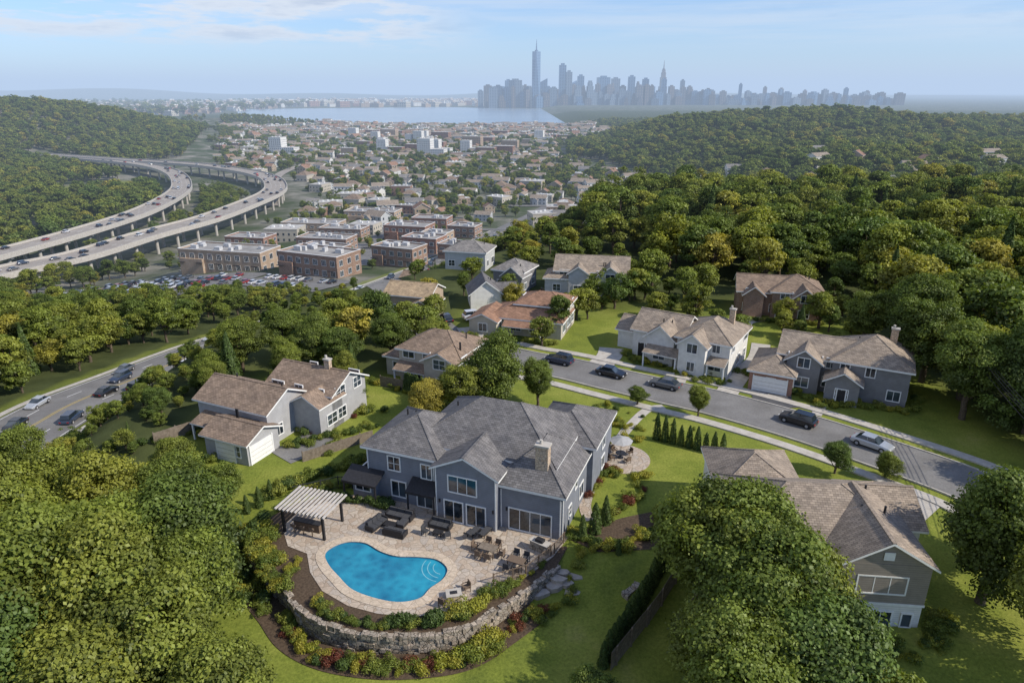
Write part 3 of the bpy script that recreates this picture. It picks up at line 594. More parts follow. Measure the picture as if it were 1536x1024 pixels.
# --- scatter
def scatter(name,pts,coll,n):
    me=bpy.data.meshes.new(name); me.from_pydata([p[:3] for p in pts],[],[])
    for an,ty,idx in (('rz','FLOAT',3),('sc','FLOAT',4),('ix','INT',5)):
        a=me.attributes.new(an,ty,'POINT'); a.data.foreach_set('value',[p[idx] for p in pts])
    o=put(name,me); ng=bpy.data.node_groups.new(name,'GeometryNodeTree')
    ng.interface.new_socket('Geometry',in_out='INPUT',socket_type='NodeSocketGeometry'); ng.interface.new_socket('Geometry',in_out='OUTPUT',socket_type='NodeSocketGeometry')
    N=ng.nodes; L=ng.links; gi=N.new('NodeGroupInput'); go=N.new('NodeGroupOutput'); ip=N.new('GeometryNodeInstanceOnPoints'); ci=N.new('GeometryNodeCollectionInfo')
    ci.inputs['Collection'].default_value=coll; ci.inputs['Separate Children'].default_value=True; ci.inputs['Reset Children'].default_value=True
    def at(nm,ty):
        q=N.new('GeometryNodeInputNamedAttribute'); q.data_type=ty; q.inputs[0].default_value=nm; return [s for s in q.outputs if s.enabled and s.name=='Attribute'][0]
    cr=N.new('ShaderNodeCombineXYZ'); cs=N.new('ShaderNodeCombineXYZ'); L.new(at('rz','FLOAT'),cr.inputs[2]); sc_=at('sc','FLOAT')
    for k in range(3): L.new(sc_,cs.inputs[k])
    L.new(gi.outputs[0],ip.inputs['Points']); L.new(ci.outputs[0],ip.inputs['Instance']); ip.inputs['Pick Instance'].default_value=True
    L.new(at('ix','INT'),ip.inputs['Instance Index']); L.new(cr.outputs[0],ip.inputs['Rotation']); L.new(cs.outputs[0],ip.inputs['Scale']); L.new(ip.outputs[0],go.inputs[0])
    md=o.modifiers.new('instances','NODES'); md.node_group=ng; return o
def segd(x,y,pts):
    P=np.array([(p[0],p[1]) for p in pts],float); A=P[:-1]; B=P[1:]; d=B-A; q=np.array([x,y]); t=np.clip(((q-A)*d).sum(1)/((d*d).sum(1)),0,1); return np.min(np.hypot(*(A+d*t[:,None]-q).T))
rd=[(street,9),(mainr,13),(hwA,14),(hwB,15),(far_rd,12)]
def ok(x,y,f=1):
    if abs(x)>.80*(y+12)+25: return False
    for p,d in rd:
        if segd(x,y,p)<d*f: return False
    return True
def jgrid(x0,x1,y0,y1,s):
    out=[]; y=y0
    while y<y1:
        x=x0
        while x<x1:
            out.append((x+random.uniform(-.42,.42)*s,y+random.uniform(-.42,.42)*s)); x+=s
        y+=s*.9
    return out
FR=[(66,40),(66,95),(70,112),(64,132),(46,142),(33,154),(20,185),(24,230),(45,300),(95,360),(130,460),(150,600),(110,800),(70,900),(90,1150),(1400,1500),(1500,40)]
FL=[(-89,40),(-90,110),(-86,128),(-80,150),(-70,190),(-70,202),(-110,198),(-175,205),(-215,225),(-330,240),(-330,40)]
FB=[(-250,280),(-243,420),(-258,500),(-290,570),(-330,640),(-450,740),(-420,900),(-620,1500),(-1500,1500),(-1200,300)]
FI=[(-218,300),(-205,420),(-192,500),(-215,560),(-262,610),(-262,550),(-232,470),(-218,400)]
TOWN=[(-150,285),(-165,330),(-150,420),(-150,560),(-190,640),(-330,790),(-420,1000),(-620,1500),(-700,1750),(1200,1750),(500,1400),(80,1120),(60,900),(90,780),(150,600),(130,470),(90,380),(40,310),(0,240)]
pm=[];pf=[]
def addm(x,y,s): pm.append((x,y,H(x,y)-.3,random.uniform(0,6.28),s,random.choices(range(7),[5,5,5,4,5,4,1])[0]))
def addf(x,y,s): pf.append((x,y,H(x,y)-.5,random.uniform(0,6.28),s,random.randrange(5)))
for x,y in jgrid(18,420,40,430,7.4):
    if inpoly(x,y,FR) and ok(x,y): addm(x,y,random.uniform(.6,1.3))
for x,y in jgrid(-300,-50,40,245,6.6):
    if inpoly(x,y,FL) and ok(x,y) : addm(x,y,random.uniform(.5,.9)*(1 if y<160 else .85))
for x,y in jgrid(-300,-150,205,620,9):
    if (inpoly(x,y,FI) or (y<330 and -205<x<-168)) and ok(x,y): addm(x,y,random.uniform(.5,.85))
for x,y in jgrid(-70,-30,60,235,3.6):
    if ok(x,y,.8) and x<-44+max(0,(y-90))*.22 and x>roadx(y)+10.5: addm(x,y,random.uniform(.14,.28))
for x,y in jgrid(-150,-60,198,222,5):
    if ok(x,y): addm(x,y,random.uniform(.15,.4))
hs=[(o.location.x+5*math.cos(o.rotation_euler.z),o.location.y+5) for o in bpy.data.objects if o.type=='EMPTY' and ('house' in o.name or 'cottage' in o.name)]
for x,y in jgrid(-30,62,104,235,6.5):
    if ok(x,y,1.1) and not inpoly(x,y,FR) and all(math.hypot(x-a,(y-b_)*.8)>11.5 for a,b_ in hs) and x>roadx(y)+16 and random.random()<.75: addm(x,y,random.uniform(.3,.6)*(1 if y<160 else 1.2))
for x,y in jgrid(50,1300,430,1250,10.5):
    if inpoly(x,y,FR) and ok(x,y): addf(x,y,random.uniform(.7,1.35))
for x,y in jgrid(-1150,-240,255,1350,10.5):
    if (inpoly(x,y,FB) or (y<300 and x<-250)) and ok(x,y) and math.hypot(x+360,(y-620)*.8)>40: addf(x,y,random.uniform(.7,1.25))
tw=[]
comm=[(o.location.x,o.location.y) for o in bpy.data.objects if o.name.startswith('commercial_building')]
lots=[(-128,242,36,30),(-79,238,26,20)]
for x,y in jgrid(-950,1250,250,1740,18):
    if not inpoly(x,y,TOWN) or not ok(x,y): continue
    nearc=any(abs(x-a)<24 and abs(y-8-b_)<18 for a,b_ in comm) or any(abs(x-a)<u and abs(y-b_)<v for a,b_,u,v in lots)
    r=random.random(); z=H(x,y)
    if nearc:
        if y>262 and all(abs(x-a)>15 or abs(y-8-b_)>10 for a,b_ in comm): addm(x,y,random.uniform(.3,.5)); addm(x+5,y+4,random.uniform(.25,.45))
        continue
    clump=math.sin(x/70.+1)*math.sin(y/95.+.5)+.4*math.sin(x/23.)*math.sin(y/31.)
    if r<.52-.22*clump and (z<-33 or y<420):
        big_=y>300 and random.random()<(.24 if y<650 and x<40 else .2); tw.append((x,y,z,-.25+random.choice([0,math.pi/2,math.pi,0.2,.5,-.4]),random.uniform(.65,1.1) if y<1200 else random.uniform(.9,1.4),random.choice([5,6,7]) if big_ else random.randrange(5)))
    nt=3 if clump<.1 else 5
    for k in range(nt):
        a=random.uniform(0,6.28); q=random.uniform(8,12)
        if random.random()<.8:
            if y<600: addm(x+q*math.cos(a),y+q*math.sin(a),random.uniform(.32,.7))
            else: addf(x+q*math.cos(a),y+q*math.sin(a),random.uniform(.42,.85))
pm=[p for p in pm if p[1]<250 or (ok(p[0],p[1],.85) and not any(abs(p[0]-a)<14 and -3<p[1]-b_<15 for a,b_ in comm))]
for x,y in jgrid(-1500,1500,1350,1700,30):
    if abs(x)<.8*y and not(-700<x<900): addf(x,y,random.uniform(.9,1.3))
for x,y in jgrid(-3000,-1150,1900,5200,75):
    if random.random()<.6: tw.append((x,y,H(x,y),random.uniform(0,3),random.uniform(1.5,3),random.choice([5,6,7,4])))
    addf(x+20,y,random.uniform(1.5,3))
for x,y in jgrid(-1900,200,3950,6000,90):
    if random.random()<.6: tw.append((x,y,H(x,y),random.uniform(0,3),random.uniform(1.5,4),random.choice([5,6,7,4])))
for x,y in jgrid(120,420,440,640,38):
    if random.random()<.45: tw.append((x,y,H(x,y)+3,random.uniform(0,6),1.1,random.randrange(5)))
md=[(random.uniform(-330,60)*1.0,random.uniform(900,1500)) for _ in range(34)]
scatter('distant_midrise_blocks',[(x,y,H(x,y),-.25,random.uniform(.45,.9),random.randrange(3)) for x,y in md]+[(x*6-1500,y+2300,-39,0,random.uniform(.8,1.3),random.randrange(3)) for x,y in md[:14]],midC,3)
scatter('distant_town',tw,townC,8); scatter('forest_trees',pm,midC_,7); scatter('distant_forest',pf,farC,5)
# --- shrubs
shC=bpy.data.collections.new('shrub_kinds')
for k,q in enumerate('gdyr'): proto(shC,'sh%d'%k,shr[q])
sp=[]
def sh(x,y,s,k,z=None): sp.append((x,y,H(x,y) if z is None else z,random.uniform(0,6.28),s,k))
def shline(pts,n,s,ks,z=None,j=.35):
    P=catmull([(a,b_,0) for a,b_ in pts],20)
    for i in range(n):
        p=P[int(i/(n-1)*(len(P)-1))]; sh(p.x+random.uniform(-j,j),p.y+random.uniform(-j,j),s*random.uniform(.6,1.3),random.choice(ks),z)
TER=[(-15.4,62.6),(-19,62.2),(-22.5,60.6),(-24.6,57.7),(-24.8,54),(-22.4,50.6),(-19.4,47.5),(-17.1,44.9),(-14.3,43.3),(-10.9,42.5),(-7.7,42.4),(-4.1,43),(-1.5,45),(1.25,47.5),(4,50.6),(5.6,54.3)]
shline(TER[3:7],18,.95,[0,0,2,1],0,.3); shline([(-23.5,56),(-23,53),(-21,50.8)],16,.85,[0,0,2],0,.5)
shline([(-16.3,45.6),(-14,44.2),(-11,43.4),(-8,43.3)],30,.65,[0,0,1,2],0,.25); shline([(-9.5,43.5),(-7,43.4),(-6,43.8)],12,1.0,[1,1],0,.2)
shline([(-4.6,44.2),(-2.5,45.3)],12,1.0,[2,2,0],0,.4); shline([(-2,46.6),(0,48)],10,.8,[2,0,0],0,.3); shline([(.5,48.2),(3,51)],8,.5,[0,0,2],0,.2)
shline([(-19,46),(-17.3,43.6),(-14.5,41.9),(-10.9,41),(-7.5,40.9),(-3.6,41.6),(-.8,43.8),(2,46.3)],76,.75,[0,0,2,2,1,0,3],None,.6)
shline([(-5.5,41.2),(-3,41.8),(-1.6,43)],12,1.1,[2,0,2,2],None,.4)
shline([(-17.8,61.2),(-13.8,60.2),(-12.6,59.6)],16,1.0,[1],0,.25); shline([(6,54.8),(8.5,53.4),(12,54),(15,56.5),(15.5,58.5)],44,.8,[0,2,0,2,1],None,.8)
shline([(8,62),(10,65.5),(12,66.5),(9,68)],20,.7,[3,0,0,2],None,.6); shline([(8.6,72),(10,74),(15,74)],16,.8,[0,2],None,.5)
shline([(7,76),(12,78.5),(16,77)],18,.6,[0,2,2],None,.7); shline([(10,76),(14,80)],12,.7,[0,2,2],None,1.2); shline([(4,78),(9,82),(14,84)],16,.7,[0,2,1],None,1.2)
shline([(-26,62.5),(-22,65.5),(-17,69.6)],32,1.05,[0,1,0],None,.3); shline([(-27,57),(-25.5,52),(-22,47.5)],32,1.0,[0,1,2,0],None,1.0)
shline([(-24,60.5),(-21,62.8),(-16.5,64.2)],16,.85,[0,2,0],None,.4)
for x in range(16): sh(-20.5+random.uniform(-1.8,1.8),50+random.uniform(-1.5,2),.6,random.choice([0,2,0]),0)
shline([(9.5,58),(13,62),(14.5,66)],18,.75,[0,2,3,0],None,.8)
shline([(6.3,52.5),(5,48),(2,45)],12,.7,[0,2],None,.5)
for (x,y,rz,pts) in [(-39,77,-24,[(0,-1),(5,-1),(13,1),(16,6)]),(19.5,103.5,-33,[(-1,-1),(3,-3.4),(8,-3.2),(13,-5),(16.8,-3.2)]),(38.5,91.5,-28,[(3.5,-2.6),(7,-5),(12,-2.6),(17,-2),(17.8,4)]),(43,125,-14,[(0,-2.5),(8,-4),(15,-3)]),(-16.5,93,-24,[(-3,-2),(5,-3.5),(11.5,-2)]),(9,139,-10,[(-2,-2.5),(14,-4)]),(-4,114,-18,[(-3,-3.5),(13,-3)]),(25.0,47.0,-6,[(-1,-5),(7.5,-5),(9.5,-2)])]:
    a=math.radians(rz); P=[(x+u*math.cos(a)-v*math.sin(a),y+u*math.sin(a)+v*math.cos(a)) for u,v in pts]; shline(P,40,.78,[0,1,2,0,0,0],None,.8)
shline([(13,83),(18,80),(24,75.5)],8,.45,[0,1],None,.3)
shline([(44,83),(48,86),(54,88)],20,.9,[0,0,2],None,1.2); shline([(33,97),(36,93.5),(38,96)],14,.9,[0,1],None,1); shline([(27,101),(32,104)],12,.9,[0,1,2],None,1)
shline([(-26,76),(-22,80),(-18,83)],16,1.0,[0,3,1],None,1); shline([(-22,70),(-20,76),(-17,78)],12,.8,[0,0,1],None,.8); shline([(-14,76),(-10,83),(-4,87)],16,1.1,[0,0,1],None,1.2); shline([(-44,74),(-40,71),(-35,68)],20,1.0,[0,1,0],None,1.2)
scatter('garden_shrubs',sp,shC,4)
# ------------------------------------------------------------------ terrace, patio, pool
pool=[(-17.2,52.3),(-16.7,53.4),(-15.5,54.1),(-13.8,53.9),(-12.2,52.7),(-10.6,52),(-8.7,51.9),(-6.85,51.5),(-5.8,50.3),(-6.0,48.9),(-7.0,47.7),(-7.7,46.5),(-9.3,46.0),(-11.3,46.4),(-13.6,47.5),(-15.2,49.2),(-16.5,50.8)]
PO=[Vector((p.x,p.y)) for p in catmull([(x,y,0) for x,y in pool],5,True)]
def offs(P,d):
    out=[];n=len(P)
    for i in range(n):
        t=(P[(i+1)%n]-P[i-1]).normalized(); out.append(P[i]+Vector((t.y,-t.x))*d)
    return out
area=sum(PO[i-1].x*PO[i].y-PO[i].x*PO[i-1].y for i in range(len(PO)))
sg=1 if area>0 else -1
CO=offs(PO,.85*sg)
def holed(name,outer,hole,z,mat):
    loops=[[Vector((x,y,z)) for x,y in outer],[Vector((p.x,p.y,z)) for p in hole]]; tri=geometry.tessellate_polygon(loops); vs=[v for l in loops for v in l]
    mb=MB(); mb.v=[tuple(v) for v in vs]
    for t in tri:
        a,b_,c=[vs[k] for k in t]
        if (b_-a).cross(c-a).z<0: t=(t[0],t[2],t[1])
        mb.f.append(tuple(t)); mb.m.append(0)
    return mb.obj(name,[mat])
TERo=TER+[(5.9,55.2),(-15,63.3)]
holed('terrace_planting_bed',TERo,CO,-.02,m_mulch)
PT=[(-14.9,63.2),(-18.2,61.4),(-21.5,59.5),(-22.5,56.5),(-21,53.5),(-18.9,52.4),(-17.9,49.8),(-16.2,47.4),(-13.6,45.6),(-11,44.7),(-8,44.3),(-5.4,44.9),(-3.4,46.5),(-.5,47.9),(1.6,49.5),(3.8,52),(5.5,55.0)]
holed('patio_paving',PT,CO,.03,m_patio)
mb=MB(); n=len(PO)
for i in range(n):
    j=(i+1)%n; a,b_,c,d=PO[i],PO[j],CO[j],CO[i]
    mb.face([(a.x,a.y,.08),(b_.x,b_.y,.08),(c.x,c.y,.08),(d.x,d.y,.08)]); mb.face([(d.x,d.y,.08),(c.x,c.y,.08),(c.x,c.y,-.1),(d.x,d.y,-.1)]); mb.face([(a.x,a.y,.08),(a.x,a.y,-.12),(b_.x,b_.y,-.12),(b_.x,b_.y,.08)])
mb.obj('pool_coping',[m_cop])
wm=NT('pool_water'); wm.set(.04,.5); wm.b.inputs['IOR'].default_value=1.33
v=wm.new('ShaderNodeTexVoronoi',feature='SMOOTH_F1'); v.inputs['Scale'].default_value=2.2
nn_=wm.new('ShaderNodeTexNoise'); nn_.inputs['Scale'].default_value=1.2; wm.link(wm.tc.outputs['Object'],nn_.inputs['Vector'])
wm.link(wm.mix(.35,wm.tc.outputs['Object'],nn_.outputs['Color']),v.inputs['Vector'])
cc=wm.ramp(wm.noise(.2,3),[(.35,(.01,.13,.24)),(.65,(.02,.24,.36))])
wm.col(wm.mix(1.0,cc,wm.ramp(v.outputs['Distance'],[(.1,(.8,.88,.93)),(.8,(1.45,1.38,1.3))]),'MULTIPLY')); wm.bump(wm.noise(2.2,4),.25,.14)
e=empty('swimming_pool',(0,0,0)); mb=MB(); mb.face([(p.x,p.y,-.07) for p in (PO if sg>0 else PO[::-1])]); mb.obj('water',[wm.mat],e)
mb=MB(); PI=offs(PO,-.01*sg)
for i in range(n):
    j=(i+1)%n; a2,b2=PI[i],PI[j]
    mb.face([(a2.x,a2.y,.02),(a2.x,a2.y,-.3),(b2.x,b2.y,-.3),(b2.x,b2.y,.02)])
mb.obj('waterline_tile',[noisy('pool_tile',(.03,.10,.2),(.08,.22,.34),9,.3)],e)
mb=MB(); cs_=Vector((-6.1,50.6))
for k,r in enumerate((2.0,1.5,1.0)):
    arc=[cs_+Vector((math.cos(t),math.sin(t)))*r for t in np.linspace(math.radians(150),math.radians(255),16)]
    for a,b_ in zip(arc[:-1],arc[1:]):
        a_=a+(cs_-a)*.06/r; b2=b_+(cs_-b_)*.06/r; mb.face([(a.x,a.y,-.066),(b_.x,b_.y,-.066),(b2.x,b2.y,-.066),(a_.x,a_.y,-.066)])
mb.obj('pool_step_edges',[noisy('pool_step',(.18,.42,.48),(.28,.52,.58),3,.2)],e)
def stonewall(name,pts,z0,z1,th=.5,bl=.7):
    P=catmull([(x,y,0) for x,y in pts],24); mb=MB(); rows=int((z1-z0)/.38)
    cum=[0]
    for i in range(1,len(P)): cum.append(cum[-1]+(P[i]-P[i-1]).length)
    def at(s):
        s=max(0,min(s,cum[-1]-1e-3)); k=max(0,int(np.searchsorted(cum,s))-1); return P[k].lerp(P[k+1],(s-cum[k])/max(1e-6,cum[k+1]-cum[k])),(P[k+1]-P[k]).normalized()
    for r in range(rows):
        s=-random.uniform(0,.4)
        while s<cum[-1]:
            L=random.uniform(.5,1.3)*bl; p,t=at(max(0,s)+L/2); nn=Vector((-t.y,t.x,0)); o=random.uniform(-.12,.12); h=.38
            Tm=lambda q,p=p,t=t,nn=nn:tuple(p+t*q[0]+nn*q[1]+Vector((0,0,q[2])))
            zt=z0+r*h+h-.02+(random.uniform(-.06,.12) if r==rows-1 else 0)
            mb.box(-L/2+.012,L/2-.012,-th/2+o,th/2+o,z0+r*h,zt,0,Tm); s+=L
    return mb.obj(name,[m_wall])
stonewall('stone_retaining_wall',TER[3:15],-2.62,.05)
ribbon('planting_bed',TER[5:14],0,.06,m_mulch,10,a=-2.6,b_=-.2,cross=3)
stonewall('stone_retaining_wall',[(9.6,47.6),(11.5,49.5),(13,51.2)],-2,-.4,.6)
mb=MB()
for k,(x,y,z) in enumerate([(3.4,50.2,-.25),(4.0,49.5,-.35),(4.6,50.4,-.4),(3.6,48.9,-.65),(4.9,49.3,-.7),(5.7,50.2,-.6),(2.4,48.2,-.8),(5.4,48.5,-1.0)]):
    nn=7; r=[random.uniform(.45,.8) for _ in range(nn)]; top=[(x+r[i]*math.cos(6.283*i/nn)*1.2,y+r[i]*math.sin(6.283*i/nn)*.8,z) for i in range(nn)]
    mb.face(top)
    for i in range(nn): j=(i+1)%nn; mb.face([(top[i][0],top[i][1],z-.5),(top[j][0],top[j][1],z-.5),top[j],top[i]])
mb.obj('stone_steps',[noisy('boulder',(.3,.26,.22),(.45,.4,.34),2,bump=.4)])
# ------------------------------------------------------------------ furniture
def pergola(x,y,rz):
    e=empty('pergola',(x,y,.03),rz); mb=MB()
    for px in (-2.2,2.2):
        for py in (-1.6,1.6): mb.box(px-.11,px+.11,py-.11,py+.11,0,2.5,0)
    for py in (-1.6,1.6): mb.box(-2.7,2.7,py-.07,py+.07,2.5,2.72,0)
    mb.obj('frame',[m_dark],e); s=MB()
    for k in range(13): q=-2.6+k*.433; s.box(q-.09,q+.09,-2.1,2.1,2.724,2.86,0)
    s.obj('slats',[m_slat],e); t=MB(); t.box(-1.6,1.2,-.9,-.4,0,.95,0); t.box(-1.75,1.35,-1,-.3,.95,1.02,1); t.obj('bar_counter',[m_tan,m_dark],e)
    c=MB()
    for k in range(3): q=-1.2+k; c.cyl((q,-1.45,0),.05,.7,8); c.cyl((q,-1.45,.7),.2,.1,12); c.box(q-.2,q+.2,-1.7,-1.66,.8,1.1)
    c.obj('bar_stools',[m_tan],e)
pergola(-19.4,56.6,math.radians(-18))
def sofa(name,x,y,rz,L=2.2,sect=False):
    e=empty(name,(x,y,.03),math.radians(rz)); mb=MB()
    mb.box(-L/2,L/2,-.42,.42,.08,.34,0); mb.box(-L/2,L/2,.421,.58,.08,.82,0); mb.box(-L/2-.14,-L/2-.001,-.42,.58,.08,.6,0); mb.box(L/2+.001,L/2+.14,-.42,.58,.08,.6,0)
    k=3
    for i in range(k): q=-L/2+L*i/k; mb.box(q+.02,q+L/k-.02,-.44,.4,.345,.48,1); mb.box(q+.03,q+L/k-.03,.26,.418,.485,.86,1)
    if sect: mb.box(L/2-.75,L/2,-1.6,-.421,.08,.34,0); mb.box(L/2-.73,L/2-.02,-1.58,-.46,.345,.48,1)
    mb.obj('frame_and_cushions',[m_dark,m_cush],e)
def table(name,x,y,rz,L,W_,h,top):
    e=empty(name,(x,y,.03),math.radians(rz)); mb=MB(); mb.box(-L/2,L/2,-W_/2,W_/2,h-.05,h,0)
    for a in (-1,1):
        for b_ in (-1,1): mb.box(a*(L/2-.1)-.04,a*(L/2-.1)+.04,b_*(W_/2-.1)-.04,b_*(W_/2-.1)+.04,0,h-.051,0)
    mb.obj('top_and_legs',[top],e)
def chair(x,y,rz,mat=None,name='patio_chair'):
    mb=MB()
    mb.box(-.28,.28,-.28,.28,.38,.46,0); mb.box(-.28,.28,.282,.34,.38,.95,0)
    for a in (-1,1):
        mb.box(a*.3-.03,a*.3+.03,-.26,.3,.6,.65,0)
        for b_ in (-.25,.25): mb.box(a*.3-.025,a*.3+.025,b_-.025,b_+.025,0,.598,0)
    mb.obj(name,[mat or m_tan],None,(x,y,.03),math.radians(rz))
def lounger(x,y,rz):
    mb=MB(); mb.box(-.34,.34,-1,.45,.26,.36,0); mb.box(-.3,.3,-.98,.44,.362,.44,1)
    Tm=lambda p:(p[0],.45+p[1]*.75-p[2]*.4,.3+p[1]*.62+p[2]*.75); mb.box(-.34,.34,0,.8,0,.1,0,Tm); mb.box(-.3,.3,.02,.78,.102,.18,1,Tm)
    for a in (-.3,.3):
        for b_ in (-.9,.4): mb.box(a-.03,a+.03,b_-.03,b_+.03,0,.259,0)
    mb.obj('sun_lounger',[m_dark,m_cush],None,(x,y,.03),math.radians(rz))
sofa('outdoor_sofa',-11.2,58.0,-21,2.6,True); sofa('outdoor_sofa',-13.2,56.6,60,2.0); table('coffee_table',-11.9,56.5,-21,1.2,.8,.4,m_dark); sofa('outdoor_sofa',-11.2,55.3,160,2.0)
sofa('outdoor_sofa',-7.0,56.4,-21,2.0,False); chair(-8.3,55.3,60,m_cush); chair(-6.2,54.7,200,m_cush); table('coffee_table',-7.1,55.2,-21,1,.7,.4,m_dark)
for x in (-3.8,-2.7): lounger(x,55.1,150)
table('dining_table',-2.2,52.4,-25,1.7,1.0,.74,m_wood)
for dx,dy,r in ((-.5,.9,0),(.5,.9,0),(-.5,-.9,180),(.5,-.9,180),(-1.3,0,90),(1.3,0,-90)):
    a=math.radians(-25); chair(-2.2+dx*math.cos(a)-dy*math.sin(a),52.4+dx*math.sin(a)+dy*math.cos(a),r-25)
table('dining_table',.4,50.6,-25,1.6,.95,.74,m_tan)
for dx,dy,r in ((-.5,.9,0),(.5,.9,0),(-.5,-.9,180),(.5,-.9,180)):
    a=math.radians(-25); chair(.4+dx*math.cos(a)-dy*math.sin(a),50.6+dx*math.sin(a)+dy*math.cos(a),r-25,m_cush)
e=empty('outdoor_kitchen',(2.6,52.9,.03),math.radians(-35)); mb=MB(); mb.box(-.9,.9,-.35,.35,0,.9,0); mb.box(-1,1,-.42,.42,.902,.97,1); mb.box(-.4,.4,-.25,.25,.972,1.25,2); mb.obj('grill_counter',[m_wall,m_conc,m_dark],e)
e=empty('fire_pit',(-4.9,46.6,.03),.2); mb=MB(); mb.box(-.6,.6,-.45,.45,0,.42,0); mb.box(-.66,.66,-.5,.5,.422,.5,1); mb.box(-.3,.3,-.18,.18,.502,.54,2); mb.obj('surround',[m_cop,m_conc,m_dark],e)
chair(-3.9,47.4,-60); chair(-5.7,45.6,150)
def railing(name,pts,h=1.05,mat=m_tan,z=.03,sp=.14):
    mb=MB()
    for a,b_ in zip(pts[:-1],pts[1:]):
        A=Vector((*a,0)); B=Vector((*b_,0)); d=B-A; L=d.length; t=d/L; n_=Vector((-t.y,t.x,0)); Tm=lambda p:tuple(A+t*p[0]+n_*p[1]+Vector((0,0,z+p[2])))
        mb.box(0,L,-.03,.03,h,h+.06,0,Tm); mb.box(0,L,-.02,.02,.1,.14,0,Tm)
        for k in range(int(L/1.8)+1): mb.box(k*1.8-.05,k*1.8+.05,-.05,.05,0,h+.12,0,Tm)
        q=sp
        while q<L: mb.box(q-.012,q+.012,-.012,.012,.142,h-.001,0,Tm); q+=sp
    mb.obj(name,[mat])
railing('patio_railing',[(-1.6,48.2),(1.2,49.3),(3.9,52.4),(5.0,54.2)])
railing('garden_fence',[(-15.3,63.3),(-18.6,63.4),(-22.9,61.4)],1.4,m_dark)
def plankfence(name,pts,h=1.8,mat=m_wood):
    mb=MB()
    for a,b_ in zip(pts[:-1],pts[1:]):
        A=Vector((*a,0)); B=Vector((*b_,0)); L=(B-A).length; t=(B-A)/L; n_=Vector((-t.y,t.x,0)); q=0
        while q<L:
            p=A+t*q; g0=H(p.x,p.y); Tm=lambda s,p=p,g0=g0:tuple(p+t*s[0]+n_*s[1]+Vector((0,0,g0+s[2])))
            mb.box(0,.14,-.012,.012,-.2,h+random.uniform(-.02,.02),0,Tm)
            if int(q/.15)%16==0: mb.box(-.06,.06,.013,.13,-.3,h+.1,0,Tm)
            q+=.15
    mb.obj(name,[mat])
plankfence('wooden_fence',[(16,51.8),(14.2,48.6),(11,44.6),(7.6,40.4)]); plankfence('wooden_fence',[(-24,69),(-17,74.4)],1.3); plankfence('wooden_fence',[(-19,90.5),(-8,86)],1.6); plankfence('wooden_fence',[(-43,73),(-38,78)],1.6)
mb=MB(); mb.cyl((12.6,69.8,-.1),3.4,.16,40); mb.obj('round_patio',[m_patio])
e=empty('patio_umbrella',(12.6,69.9,.06)); mb=MB(); mb.cyl((0,0,0),.35,.1,16,1); mb.cyl((0,0,.1),.035,2.2,8,1); mb.cyl((0,0,2.2),1.35,.45,8,0,.05); mb.cyl((0,0,.6),.6,.06,20,1); mb.obj('canopy_and_pole',[noisy('grey_canvas',(.3,.3,.3),(.4,.4,.4),3),m_dark],e)
for k in range(4):
    a=k*1.57+.5; chair(12.6+1.3*math.cos(a),69.9+1.3*math.sin(a),math.degrees(a)-90)
ribbon('garden_path',[(12.6,73),(14.5,77),(18,82.5),(20.5,83.6)],1.3,.06,m_conc,8,cross=1)
ribbon('garden_path',[(9.6,69),(8.5,64),(7.5,60),(7.8,57.5)],1.2,.06,m_patio,8,cross=1)
ribbon('driveway',[(36.2,83),(36.0,86),(37.5,90)],5.2,.08,m_asphd,8,cross=1); ribbon('driveway',[(30,87.5),(34.5,95),(39,101),(42,108)],3,.07,m_conc,8,cross=1)
ribbon('driveway',[(13,97.5),(15.5,102),(16.5,106)],4,.07,m_conc,8,cross=1); ribbon('front_path',[(24.5,91.5),(26.5,96)],1.4,.07,m_conc,6,cross=1); ribbon('front_path',[(40,81),(43,85.3)],1.3,.07,m_conc,6,cross=1)
ribbon('driveway',[(43.5,62.5),(38,58),(35,56)],4.5,.07,m_conc,8,cross=1); ribbon('driveway',[(-27,70),(-25,72.5),(-23.5,76)],4.5,.07,m_asph,8,cross=1)
ribbon('driveway',[(-10,107),(-7,111),(-8,116)],4,.3,m_conc,8,cross=1); ribbon('driveway',[(40,114),(43,120),(47,122)],3.5,.07,m_conc,8,cross=1)
sheet('planting_bed',[(5.6,54.4),(8,52.6),(13,53),(16.2,56.5),(15.5,59.5),(11,58),(7,56)],.04,m_mulch)
